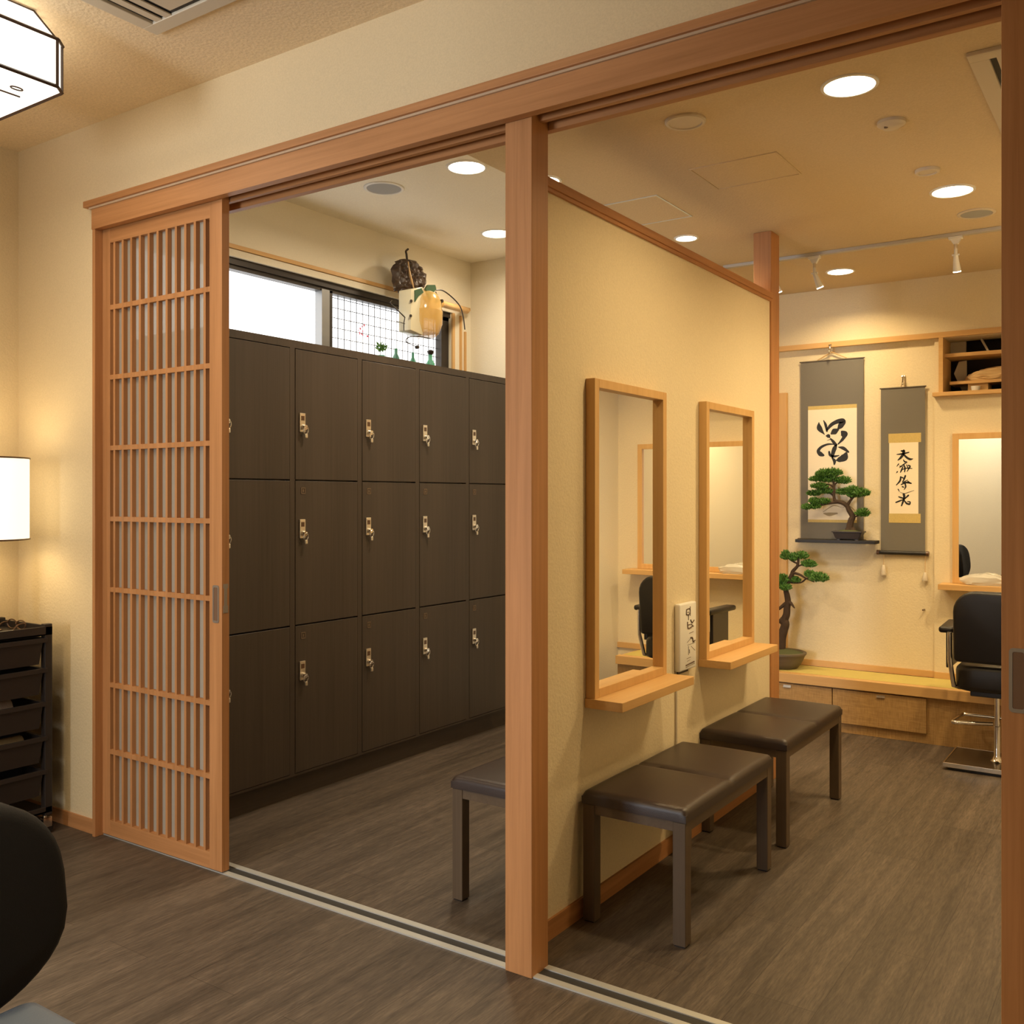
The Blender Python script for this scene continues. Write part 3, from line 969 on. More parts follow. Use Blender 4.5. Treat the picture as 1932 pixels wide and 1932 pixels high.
def make_scroll(label, x0, x1, z0, z1, paper, bands, strokes, mapf, roller, wash=None):
    """x/z extents of the cloth; paper and bands are (x0,x1,z0,z1)"""
    y = YA - 0.012
    r = thing('hanging_scroll', ((x0 + x1) / 2, YA, z1), label, 'hanging scroll', 'calligraphy scrolls on the alcove wall')
    obj('cloth', B((x0, x1, y - 0.0015, y, z0, z1)), M['silk'], r)
    pp = obj('paper', B((paper[0], paper[1], y - 0.0028, y - 0.0015, paper[2], paper[3])), M['paper'], r)
    for b_ in bands:
        obj('brocade_band', B((b_[0], b_[1], y - 0.0025, y - 0.0015, b_[2], b_[3])), M['gold'], r)
    bm = bmesh.new()
    for pts, wid in strokes:
        P, wv = mapf(pts, wid)
        ribbon(bm, P, wv, y - 0.0028)
    obj('calligraphy', bm, M['ink'], pp)
    if wash:
        bm = bmesh.new()
        for pts, wid in wash:
            P, wv = mapf(pts, wid)
            ribbon(bm, P, wv, y - 0.0028)
        obj('ink_painting', bm, M['wash'], pp)
    bm = bmesh.new()
    tube(bm, [(x0 - 0.006, y - 0.002, z1 - 0.001), (x1 + 0.006, y - 0.002, z1 - 0.001)], 0.004, 10)
    obj('top_rod', bm, M['pot_grey'], r, True)
    bm = bmesh.new()
    ro = roller
    tube(bm, [(x0 - ro, y - 0.006, z0), (x1 + ro, y - 0.006, z0)], 0.0115, 14)
    rl = obj('bottom_roller', bm, M['black_lacquer'], r, True)
    bm = bmesh.new()
    tube(bm, [(x0 - ro - 0.003, y - 0.006, z0), (x0 - ro + 0.012, y - 0.006, z0)], 0.0135, 14)
    tube(bm, [(x1 + ro - 0.012, y - 0.006, z0), (x1 + ro + 0.003, y - 0.006, z0)], 0.0135, 14)
    obj('roller_knob', bm, M['bronze'], rl, True)
    return r


s1a = onY(1512, 684, YA)
s1b = onY(1630.5, 678, YA)
X0, X1, ZT = s1a.x, s1b.x, 2.105
ppx0, ppx1 = onY(1525, 770, YA - 0.01).x, onY(1617, 770, YA - 0.01).x
pz1 = onY(1525, 774, YA - 0.01).z
pz0 = onY(1525, 980, YA - 0.01).z
st1 = [([(192, 625), (198, 685), (250, 750)], [6, 44, 6]), ([(240, 606), (262, 655), (274, 718)], [8, 22, 16]), ([(276, 700), (325, 645), (395, 612), (432, 618), (412, 660), (388, 690)], [18, 30, 36, 52, 46, 18]),
       ([(318, 742), (350, 720), (386, 700)], [18, 52, 22]), ([(268, 764), (288, 766), (304, 782)], [14, 34, 10]), ([(276, 812), (308, 800)], [3, 6]), ([(310, 792), (340, 826), (366, 862)], [12, 24, 26]),
       ([(425, 722), (446, 748), (438, 790), (386, 850)], [26, 62, 26, 10]), ([(342, 850), (280, 851), (215, 880), (186, 920), (208, 950), (240, 964)], [8, 16, 22, 28, 38, 20]), ([(374, 852), (350, 895), (334, 945), (328, 992)], [10, 36, 32, 12]),
       ([(390, 880), (440, 892), (490, 932)], [8, 28, 16]), ([(296, 925), (306, 962), (345, 975), (396, 966)], [16, 20, 20, 8]), ([(468, 940), (448, 985), (402, 1008), (366, 1016)], [22, 62, 44, 8]),
       ([(328, 992), (350, 1022), (348, 1058)], [14, 26, 14]), ([(326, 1084), (330, 1096)], [10, 8])]
wash1 = [([(235, 1545), (300, 1500), (350, 1480), (420, 1500)], [4, 8, 10, 4]), ([(240, 1560), (300, 1570), (380, 1560)], [8, 30, 10]), ([(430, 1500), (500, 1490), (560, 1540)], [3, 8, 6])]


def map1(pts, wid):
    o = []
    for x, yy in pts:
        a = (x - 80) / 492.0
        b_ = (yy - (500 - 25 * a)) / (1120 + 37 * a)
        o.append((ppx0 + a * (ppx1 - ppx0), pz1 - b_ * (pz1 - pz0)))
    s = 1.22 * (ppx1 - ppx0) / 492.0
    return o, [w_ * s for w_ in wid]


s1 = make_scroll('wide grey hanging scroll with one big calligraphy sign, behind the bonsai shelf', X0, X1, 1.043, ZT, (ppx0, ppx1, pz0, pz1), [(ppx0, ppx1, pz1, pz1 + 0.022), (ppx0, ppx1, pz0 - 0.016, pz0)], st1, map1, 0.012, wash1)
hk = onY(1571, 663, YA)
bm = bmesh.new()
tube(bm, [(hk.x - 0.085, YA - 0.014, ZT + 0.004), (hk.x, YA - 0.020, hk.z - 0.006), (hk.x + 0.085, YA - 0.014, ZT + 0.004)], 0.0035, 6)
obj('hanging_cord', bm, M['rib'], s1)


def wall_hook(x, z, label, y):
    bm = bmesh.new()
    tube(bm, smooth_path([(x, y, z + 0.035), (x, y - 0.012, z + 0.030), (x, y - 0.022, z + 0.005), (x, y - 0.030, z - 0.010), (x, y - 0.022, z - 0.016), (x, y - 0.014, z - 0.006)], 4), 0.005, 8)
    tube(bm, [(x - 0.008, y - 0.006, z + 0.03), (x + 0.008, y - 0.006, z + 0.03)], 0.007, 8)
    tag(obj('scroll_hook', bm, M['chrome'], None, True), label, 'hook')


wall_hook(hk.x, hk.z, 'shiny metal hook on the picture rail above the wide scroll', 5.699)

X2a, X2b = onY(1663, 733, YA).x, onY(1746.5, 729, YA).x
qx0, qx1 = onY(1678, 850, YA - 0.01).x, onY(1733, 850, YA - 0.01).x
qz1, qz0 = onY(1705, 835, YA - 0.01).z, onY(1705, 969, YA - 0.01).z
st2 = [([(262, 356), (330, 350), (408, 334)], [8, 18, 12]), ([(345, 312), (340, 352), (310, 395), (275, 425)], [30, 28, 24, 10]), ([(338, 350), (380, 394), (420, 416), (454, 412)], [14, 22, 24, 8]), ([(316, 316), (352, 318)], [18, 14]),
       ([(285, 468), (262, 498)], [12, 6]), ([(270, 560), (255, 578)], [14, 4]), ([(298, 495), (322, 502)], [12, 8]), ([(340, 420), (358, 445), (380, 440)], [8, 16, 6]), ([(385, 450), (330, 485), (295, 515)], [10, 12, 6]),
       ([(345, 480), (360, 520), (355, 566)], [14, 16, 10]), ([(336, 500), (320, 540), (304, 572)], [10, 16, 8]), ([(310, 546), (370, 522), (445, 526)], [6, 12, 8]), ([(398, 488), (420, 502), (384, 560)], [14, 16, 8]), ([(378, 480), (404, 532)], [8, 12]),
       ([(310, 620), (300, 670), (256, 720)], [16, 18, 10]), ([(322, 628), (348, 642)], [14, 12]), ([(365, 608), (350, 650), (330, 682)], [18, 16, 8]), ([(330, 690), (392, 660)], [10, 8]), ([(314, 715), (370, 690), (435, 700)], [12, 20, 14]), ([(393, 675), (430, 702)], [12, 12]),
       ([(360, 700), (368, 740), (348, 776)], [16, 16, 6]), ([(328, 738), (346, 746)], [16, 12]),
       ([(278, 768), (294, 796)], [12, 6]), ([(300, 802), (350, 820), (400, 806), (468, 783)], [3, 5, 6, 3]), ([(345, 825), (350, 872), (318, 966)], [24, 24, 14]), ([(284, 858), (320, 870), (350, 880)], [12, 16, 10]), ([(402, 840), (370, 870), (350, 890)], [18, 14, 8]),
       ([(250, 926), (300, 906), (340, 890)], [14, 16, 8]), ([(345, 890), (378, 935), (414, 946)], [8, 18, 20]), ([(388, 914), (420, 920), (418, 946)], [8, 14, 12])]


def map2(pts, wid):
    o = []
    for x, yy in pts:
        o.append((qx0 + (x - 170) / 348.0 * (qx1 - qx0), qz1 - (yy - 217) / 840.0 * (qz1 - qz0)))
    s = 1.18 * (qx1 - qx0) / 348.0
    return o, [w_ * s for w_ in wid]


s2z1, s2z0 = onY(1705, 731, YA).z, onY(1705, 1043, YA).z
s2 = make_scroll('narrow grey hanging scroll with four small calligraphy signs and tassel weights', X2a, X2b, s2z0, s2z1, (qx0, qx1, qz0, qz1), [(qx0 - 0.004, qx1 + 0.014, qz1, qz1 + 0.052), (qx0 - 0.002, qx1 + 0.012, qz0 - 0.052, qz0)], st2, map2, 0.018)
hk2 = onY(1705, 722, YA)
bm = bmesh.new()
tube(bm, [(hk2.x - 0.012, YA - 0.014, s2z1), (hk2.x, YA - 0.020, hk2.z + 0.008), (hk2.x + 0.010, YA - 0.014, s2z1)], 0.003, 6)
obj('hanging_cord', bm, M['rib'], s2)
wall_hook(hk2.x, hk2.z + 0.004, 'shiny metal hook on the wall above the narrow scroll', YA)
for (u, v0, v1) in ((1667, 1066, 1085), (1745.5, 1080, 1096)):
    a = onY(u, v0, YA - 0.02)
    c = onY(u, v1, YA - 0.02)
    bm = bmesh.new()
    tube(bm, [(a.x + 0.001, YA - 0.02, s2z0 - 0.012), (a.x, YA - 0.02, a.z)], 0.0016, 5)
    ww = obj('weight_cord', bm, M['rib'], s2)
    bm = bmesh.new()
    lathe(bm, [(0.016, c.z), (0.017, c.z + 0.006), (0.010, a.z - 0.006), (0.006, a.z)], (a.x, YA - 0.02, 0), 12)
    obj('weight', bm, M['cream'], ww, True)

# ------------------------------------------------------------------ bonsai shelf and the two bonsai
sx0, sx1 = onY(1500, 1020, YA - 0.135).x, onY(1651, 1022, YA - 0.135).x
bm = B((sx0, sx1, YA - 0.135, YA - 0.034, 1.036, 1.054), b=0.0015)
box(bm, sx1 - 0.05, sx1 - 0.02, YA - 0.034, YA, 1.038, 1.052)
box(bm, sx0 + 0.002, sx0 + 0.008, YA - 0.034, YA, 1.038, 1.052)
r = tag(obj('wall_shelf', bm, M['black_lacquer']), 'thin black lacquer wall shelf in front of the wide scroll', 'shelf')


def foliage(bm, c, rx, ry, rz, n, size):
    for i in range(n):
        while True:
            p = Vector((random.uniform(-1, 1), random.uniform(-1, 1), random.uniform(-1, 1)))
            if p.length <= 1:
                break
        if p.z < -0.3:
            p.z *= 0.5
        q = Vector((c[0] + p.x * rx, c[1] + p.y * ry, c[2] + p.z * rz))
        d = Vector((p.x + random.uniform(-.8, .8), p.y + random.uniform(-.8, .8), abs(p.z) + random.uniform(0.0, 1.0))).normalized()
        s = size * random.uniform(0.7, 1.3)
        x = d.cross(Vector((random.uniform(-1, 1), random.uniform(-1, 1), random.uniform(-1, 1)))).normalized()
        y = d.cross(x)
        v0 = bm.verts.new(q - d * s)
        v1 = bm.verts.new(q + x * s * 0.42 + y * s * 0.12)
        v2 = bm.verts.new(q + d * s)
        v3 = bm.verts.new(q - x * s * 0.42 + y * s * 0.12)
        v4 = bm.verts.new(q - y * s * 0.25)
        bm.faces.new((v0, v1, v4))
        bm.faces.new((v1, v2, v4))
        bm.faces.new((v2, v3, v4))
        bm.faces.new((v3, v0, v4))
        bm.faces.new((v0, v3, v2, v1))


# bonsai on the shelf; helper turns the photo's outline into points on the plant's own plane
def c1(x, yy, y):
    return onY(1510 + x / 5.369, 680 + yy / 5.367, y)


BY = YA - 0.086
base = c1(500, 1820, BY)
r = thing('bonsai', (base.x, BY, 1.054), 'small bonsai with spreading green pads in a dark tray pot on the black shelf', 'bonsai', 'bonsai trees in the alcove')
L_, R_ = onY(1574, 1007, BY).x, onY(1629, 1007, BY).x
cx = (L_ + R_) / 2
bm = bmesh.new()
pz = 1.054
for (s0, za, zb) in ((0.72, 0.0, 0.012), ):
    box(bm, L_ + 0.022, L_ + 0.040, BY - 0.03, BY + 0.03, pz, pz + 0.007)
    box(bm, R_ - 0.040, R_ - 0.022, BY - 0.03, BY + 0.03, pz, pz + 0.007)
t = bmesh.new()
bmesh.ops.create_cube(t, size=1)
for v in t.verts:
    k = 1.0 if v.co.z > 0 else 0.80
    v.co = Vector((cx + v.co.x * (R_ - L_) * k, BY + v.co.y * 0.085 * k, pz + 0.006 + (v.co.z + 0.5) * 0.042))
bmesh.ops.bevel(t, geom=t.edges[:], offset=0.004, segments=2, affect='EDGES')
merge(bm, t)
box(bm, L_ - 0.004, R_ + 0.004, BY - 0.0465, BY + 0.0465, pz + 0.044, pz + 0.051, b=0.002)
pot = obj('pot', bm, M['pot_dark'], r)
bm = bmesh.new()
lathe(bm, [(0.0, 0.010), (0.03, 0.008), (0.052, 0.0)][::-1], (cx, BY, pz + 0.050), 20, sx=1.3, sy=0.78)
obj('soil', bm, M['soil'], pot, True)
bm = bmesh.new()


def br(pts, w0, w1, dy=None):
    P = []
    for i, (x, yy) in enumerate(pts):
        p = c1(x, yy, BY)
        if dy:
            p.y += dy * i / (len(pts) - 1)
        P.append(p)
    P = smooth_path(P, 4)
    n = len(P)
    tube(bm, P, [w0 + (w1 - w0) * (i / (n - 1)) ** 0.8 for i in range(n)], 8)


br([(510, 1745), (500, 1690), (515, 1620), (530, 1580), (495, 1520), (470, 1470), (420, 1440), (370, 1428), (345, 1405), (340, 1330), (342, 1270), (330, 1200), (322, 1140)], 0.0225, 0.004)
br([(480, 1755), (500, 1700)], 0.026, 0.02)
br([(545, 1755), (515, 1700)], 0.024, 0.018)
br([(480, 1460), (520, 1405), (560, 1370), (610, 1345), (670, 1345)], 0.010, 0.003, -0.02)
br([(520, 1400), (470, 1350), (400, 1320)], 0.006, 0.003, 0.02)
br([(390, 1432), (300, 1445), (210, 1465), (120, 1485), (60, 1495)], 0.010, 0.003, -0.025)
br([(345, 1390), (300, 1345), (220, 1335), (110, 1345)], 0.006, 0.003, 0.02)
br([(342, 1290), (290, 1255), (200, 1270)], 0.006, 0.003, -0.02)
br([(340, 1260), (390, 1225), (440, 1215)], 0.006, 0.003, 0.01)
br([(528, 1590), (580, 1575), (650, 1555)], 0.006, 0.003, -0.02)
obj('trunk', bm, M['bark'], r, True)
s_ = 0.0005775   # metres for one unit of the outline above
for (x, yy, rx, rz, n, dy) in ((265, 1150, 105, 38, 420, 0), (340, 1140, 75, 30, 260, 0.01), (165, 1200, 65, 26, 200, -0.01), (290, 1205, 110, 30, 320, 0.015), (430, 1220, 70, 32, 250, 0.01), (205, 1275, 80, 26, 240, -0.02), (125, 1348, 68, 24, 220, 0.02), (245, 1325, 80, 26, 230, 0.0),
                               (150, 1425, 52, 26, 170, -0.02), (245, 1430, 60, 24, 180, -0.015), (80, 1485, 52, 24, 180, -0.025), (160, 1480, 55, 22, 160, -0.02), (430, 1335, 66, 28, 200, 0.01), (530, 1320, 75, 34, 260, -0.01), (620, 1345, 85, 36, 300, -0.02), (560, 1365, 70, 20, 160, -0.015),
                               (640, 1548, 68, 36, 260, -0.02)):
    p = c1(x, yy, BY)
    bm = bmesh.new()
    foliage(bm, (p.x, BY + dy, p.z), rx * s_ * 1.12, max(0.025, rx * s_ * 0.7), rz * s_ * 1.45, int(n * 1.3), 0.0095)
    obj('foliage_pad', bm, M['leaf'], r)


# bonsai in the low bowl
def c3(x, yy, y):
    return onY(1460 + x / 6.9, 1020 + yy / 6.9, y)


BY2 = 5.57
bc = onY(1476, 1262, BY2)
r = thing('bonsai', (bc.x, BY2, 0.301), 'tall bonsai with a twisting dark trunk in a low round bowl on the tatami', 'bonsai', 'bonsai trees in the alcove')
bm = bmesh.new()
prof = [(0.078, 0.0), (0.085, 0.003), (0.104, 0.024), (0.120, 0.052), (0.128, 0.074), (0.137, 0.084), (0.137, 0.093), (0.129, 0.096), (0.118, 0.088), (0.0, 0.080)]
lathe(bm, [(a * 1.0, b_) for a, b_ in prof], (bc.x, BY2, 0.301), 40)
bowl = obj('bowl', bm, M['pot_grey'], r, True)
bm = bmesh.new()
lathe(bm, [(0.0, 0.090), (0.118, 0.089), (0.10, 0.093), (0.06, 0.103), (0.0, 0.112)][1:], (bc.x, BY2, 0.301), 24)
obj('soil', bm, M['soil'], bowl, True)
bm = bmesh.new()


def br2(pts, w0, w1, dy=0.0):
    P = []
    for i, (x, yy) in enumerate(pts):
        p = c3(x, yy, BY2)
        p.y += dy * i / (len(pts) - 1)
        P.append(p)
    P = smooth_path(P, 4)
    n = len(P)
    tube(bm, P, [w0 + (w1 - w0) * (i / (n - 1)) for i in range(n)], 9)


br2([(70, 1460), (90, 1380), (100, 1270), (125, 1170), (150, 1090), (140, 1030), (165, 960), (172, 870), (185, 800), (172, 710), (158, 640), (190, 540), (235, 440), (250, 395), (300, 340), (315, 290), (320, 230)], 0.030, 0.006)
br2([(40, 1470), (85, 1390)], 0.034, 0.024)
br2([(110, 1470), (95, 1380)], 0.026, 0.02)
br2([(85, 1020), (120, 1050), (145, 1080)], 0.024, 0.022)
br2([(185, 800), (230, 815), (285, 875)], 0.016, 0.003, -0.02)
br2([(180, 805), (130, 840), (70, 890)], 0.014, 0.008, -0.01)
br2([(260, 420), (340, 440), (430, 490), (540, 535)], 0.009, 0.003, -0.02)
br2([(195, 545), (340, 548), (410, 500), (480, 470)], 0.006, 0.003, 0.02)
br2([(300, 340), (350, 320), (430, 300)], 0.006, 0.003, 0.01)
br2([(310, 300), (250, 270), (170, 215)], 0.006, 0.003, -0.01)
br2([(220, 480), (170, 500), (120, 510)], 0.006, 0.003, -0.02)
obj('trunk', bm, M['bark'], r, True)
s_ = 0.000447
for (x, yy, rx, rz, n, dy) in ((160, 200, 62, 58, 280, -0.01), (255, 225, 55, 50, 220, 0.0), (345, 200, 90, 50, 320, 0.01), (450, 308, 88, 45, 300, 0.01), (470, 440, 66, 42, 220, 0.0), (600, 485, 112, 58, 420, -0.02), (130, 500, 70, 55, 280, -0.02), (265, 515, 70, 36, 200, 0.01),
                               (130, 590, 95, 42, 280, -0.02), (170, 610, 70, 36, 180, -0.025)):
    p = c3(x, yy, BY2)
    bm = bmesh.new()
    foliage(bm, (p.x, BY2 + dy, p.z), rx * s_ * 1.15, max(0.03, rx * s_ * 0.75), rz * s_ * 1.3, int(n * 1.3), 0.0095)
    obj('foliage_pad', bm, M['leaf_light'], r)

# ------------------------------------------------------------------ things in the wall cupboard
bm = B((NX0 + 0.024, NX1 - 0.024, 5.735, 5.93, 2.070, 2.090), b=0.001)
r = tag(obj('cupboard_shelf', bm, M['oak_x']), 'wood shelf across the open wall cupboard', 'shelf')
bm = bmesh.new()
bmesh.ops.create_icosphere(bm, subdivisions=5, radius=1)
from mathutils import noise as mnoise
for v in bm.verts:
    k = 1 + 0.22 * mnoise.noise(v.co * 2.6) + 0.10 * mnoise.noise(v.co * 7)
    x = v.co.x * 0.33
    v.co = Vector((-0.635 + math.copysign(abs(v.co.x) ** 0.7, v.co.x) * 0.285 * (1 + 0.04 * mnoise.noise(v.co * 5)), 5.83 + v.co.y * 0.085 * k, 1.957 + max(-0.018, v.co.z * 0.052 * k)))
tag(obj('paper_bundle', bm, M['kraft'], None, True), 'crumpled brown kraft paper bundle in the wall cupboard', 'bundle')
bm = B((-0.99, -0.33, 5.75, 5.92, 1.920, 1.937), b=0.001)
tag(obj('cupboard_board', bm, M['oak_x']), 'low wood board under the crumpled paper bundle', 'board')
bm = B((-0.90, -0.80, 5.77, 5.90, 1.8755, 1.920), (-0.62, -0.57, 5.77, 5.90, 1.8755, 1.920), (-0.42, -0.35, 5.77, 5.90, 1.8755, 1.920))
tag(obj('board_support', bm, M['oak_z']), 'wood blocks carrying the low board in the cupboard', 'support')
bm = B((-0.72, -0.645, 5.735, 5.765, 1.8755, 1.915), b=0.002)
tag(obj('cardboard_box', bm, M['kraft']), 'small tan box on the sill of the wall cupboard', 'box')
bm = bmesh.new()
lathe(bm, [(0.014, 0.0), (0.020, 0.003), (0.024, 0.028), (0.022, 0.028), (0.017, 0.006), (0.0, 0.005)], (-0.858, 5.745, 1.8755), 20)
tag(obj('cup', bm, M['white'], None, True), 'small white cup on the sill of the wall cupboard', 'cup')
bm = B((NX0 + 0.024, NX0 + 0.105, 5.90, 5.915, 2.092, NZ1 - 0.001))
tag(obj('grey_panel', bm, M['grey_board']), 'grey board standing at the top of the cupboard', 'board')
bm = bmesh.new()
tube(bm, [(-0.845, 5.86, NZ1 - 0.004), (-0.80, 5.78, 2.092)], 0.006, 8)
tag(obj('stick', bm, M['cream'], None, True), 'pale slanting stick above the cupboard shelf', 'stick')
bm = bmesh.new()
prism(bm, [(-0.965, 2.060), (-0.925, 2.065), (-0.925, 1.965), (-0.895, 1.915), (-0.875, 1.8755), (-0.940, 1.8755), (-0.990, 1.995)], 1, 5.885, 5.90)
tag(obj('bracket_panel', bm, M['grey_board']), 'angled grey bracket panel at the end of the cupboard', 'bracket')

# ------------------------------------------------------------------ styling chair on the square chrome base
CX, CY = -0.672, 5.13
r = thing('styling_chair', (CX, CY, 0), 'black salon styling chair on a square chrome-edged base, facing the far mirror', 'chair')
bm = B((CX - 0.205, CX + 0.205, CY - 0.165, CY + 0.175, 0.018, 0.034), b=0.002)
bp = obj('base_plate', bm, plain('smoked_plate', (0.10, 0.075, 0.05, 1), 0.25, 0.7), r)
bm = B((CX - 0.208, CX + 0.208, CY - 0.172, CY - 0.164, 0.014, 0.036), (CX - 0.208, CX + 0.208, CY + 0.175, CY + 0.182, 0.014, 0.036), (CX - 0.212, CX - 0.205, CY - 0.172, CY + 0.182, 0.014, 0.036), (CX + 0.205, CX + 0.212, CY - 0.172, CY + 0.182, 0.014, 0.036), b=0.002)
obj('edge_band', bm, M['chrome'], bp)
obj('underside', B((CX - 0.19, CX + 0.19, CY - 0.155, CY + 0.165, 0.0, 0.018)), M['black_plastic'], bp)
bm = bmesh.new()
lathe(bm, [(0.030, 0.034), (0.022, 0.042), (0.015, 0.06), (0.015, 0.20), (0.012, 0.202), (0.012, 0.36)], (CX, CY, 0), 24)
obj('column', bm, M['chrome'], r, True)
bm = bmesh.new()
fr = [(CX - 0.02, CY + 0.02, 0.205), (CX - 0.16, CY + 0.005, 0.197), (CX - 0.20, CY + 0.02, 0.195), (CX - 0.185, CY + 0.19, 0.195), (CX - 0.15, CY + 0.222, 0.195), (CX + 0.15, CY + 0.222, 0.195), (CX + 0.185, CY + 0.19, 0.195), (CX + 0.20, CY + 0.02, 0.195), (CX + 0.16, CY + 0.005, 0.197), (CX + 0.02, CY + 0.02, 0.205)]
tube(bm, smooth_path(fr, 4), 0.009, 10)
obj('footrest', bm, M['chrome'], r, True)
# seat
bm = bmesh.new()
t = bmesh.new()
sw = 0.165
prism(t, rrect(CX - sw, CX + sw, CY - 0.19, CY + 0.24, [0.09, 0.09, 0.06, 0.06]), 2, 0.385, 0.50)
soften(t, 0.025, 3, 0.7)
for v in t.verts:
    if v.co.z > 0.45:
        v.co.z += 0.012 * cos((v.co.x - CX) / sw * pi / 2)
merge(bm, t)
st = obj('seat', bm, M['black_leather'], r, True)
obj('seat_mount', B((CX - 0.10, CX + 0.10, CY - 0.12, CY + 0.12, 0.355, 0.388), b=0.004), M['black_plastic'], st)
# backrest
bm = bmesh.new()
prism(bm, rrect(CX - 0.158, CX + 0.158, 0.525, 0.862, [0.02, 0.02, 0.10, 0.10]), 1, CY - 0.215, CY - 0.150)
soften(bm, 0.016, 3, 0.7)
for v in bm.verts:
    v.co.y -= (v.co.z - 0.53) * 0.10
obj('backrest', bm, M['black_leather'], r, True)
for s in (-1, 1):
    x = CX + s * 0.203
    bm = B((x - 0.034, x + 0.034, CY - 0.14, CY + 0.20, 0.648, 0.678), b=0.012, seg=3)
    for v in bm.verts:
        v.co.x += s * (v.co.y - CY + 0.14) * 0.05
    a = obj('armrest', bm, M['black_leather'], r, True)
    bm = B((x - 0.014, x + 0.006, CY - 0.06, CY + 0.17, 0.47, 0.650), b=0.004)
    obj('side_panel', bm, M['black_plastic'], a)
    bm = bmesh.new()
    tube(bm, [(CX + s * 0.178, CY - 0.185, 0.66), (CX + s * 0.178, CY - 0.180, 0.52), (CX + s * 0.168, CY - 0.14, 0.40), (CX + s * 0.15, CY - 0.08, 0.385)], 0.011, 10)
    obj('arm_tube', bm, M['chrome'], a, True)

# ------------------------------------------------------------------ foreground chair
r = thing('salon_chair', (-1.37, 0.70, 0), 'black salon chair with a rounded back and grey seat beside the camera', 'chair')
bm = bmesh.new()
xb0 = -1.63
yc = 0.640
out = []
n = 48
for i in range(n):
    a = 2 * pi * i / n
    ca, sa = cos(a), sin(a)
    e = 2.0 / (3.4 if sa > 0 else 2.6)
    yy = math.copysign(abs(ca) ** e, ca) * (0.285 if sa > 0 else 0.285)
    zz = math.copysign(abs(sa) ** e, sa)
    zz = zz * (0.205 if zz > 0 else 0.165)
    if sa < 0:
        yy *= 1 - 0.16 * abs(zz / 0.165) ** 1.5
    out.append((yc + yy, 0.610 + zz))
prism(bm, out, 0, xb0, xb0 + 0.075)
soften(bm, 0.022, 3, 0.7)
for v in bm.verts:
    d = (v.co.y - yc) / 0.285
    v.co.x += 0.05 * d * d - (v.co.z - 0.45) * 0.10
obj('backrest', bm, M['black_fabric'], r, True)
bm = bmesh.new()
prism(bm, rrect(-1.535, -1.08, 0.43, 0.865, [0.03, 0.10, 0.10, 0.03]), 2, 0.405, 0.487)
soften(bm, 0.022, 3, 0.7)
obj('seat', bm, M['grey_vinyl'], r, True)['label'] = 'blue-grey seat'
bm = B((-1.60, -1.45, 0.60, 0.71, 0.388, 0.405), (-1.615, -1.60, 0.60, 0.71, 0.355, 0.50), b=0.003)
obj('back_bracket', bm, M['bench_y'], r)
bm = bmesh.new()
lathe(bm, [(0.24, 0.0), (0.24, 0.012), (0.21, 0.022), (0.05, 0.040), (0.03, 0.06), (0.03, 0.405)], (-1.31, 0.65, 0), 32)
obj('pedestal', bm, M['chrome'], r, True)

# ------------------------------------------------------------------ trolley with trays
tx0, tx1, ty0, ty1 = -3.93, -3.560, 1.66, 2.080
r = thing('salon_trolley', ((tx0 + tx1) / 2, (ty0 + ty1) / 2, 0), 'dark brown-black wheeled trolley with five trays against the front wall', 'trolley')
for i, (sx, sy) in enumerate(((tx0, ty0), (tx0, ty1 - 0.03), (tx1 - 0.03, ty0), (tx1 - 0.03, ty1 - 0.03))):
    obj('upright', B((sx, sx + 0.03, sy, sy + 0.03, 0.075, 0.812), b=0.003), M['cart_plastic'], r)
bm = B((tx0, tx1, ty0, ty1, 0.768, 0.776), (tx1 - 0.008, tx1, ty0, ty1, 0.768, 0.803), (tx0, tx0 + 0.008, ty0, ty1, 0.768, 0.803), (tx0, tx1, ty1 - 0.008, ty1, 0.768, 0.803), (tx0, tx1, ty0, ty0 + 0.008, 0.768, 0.803), b=0.002)
obj('top_tray', bm, M['cart_plastic'], r)
bm = B((tx0, tx1, ty0, ty1, 0.085, 0.095), (tx1 - 0.008, tx1, ty0, ty1, 0.085, 0.110), b=0.002)
obj('bottom_shelf', bm, M['cart_plastic'], r)
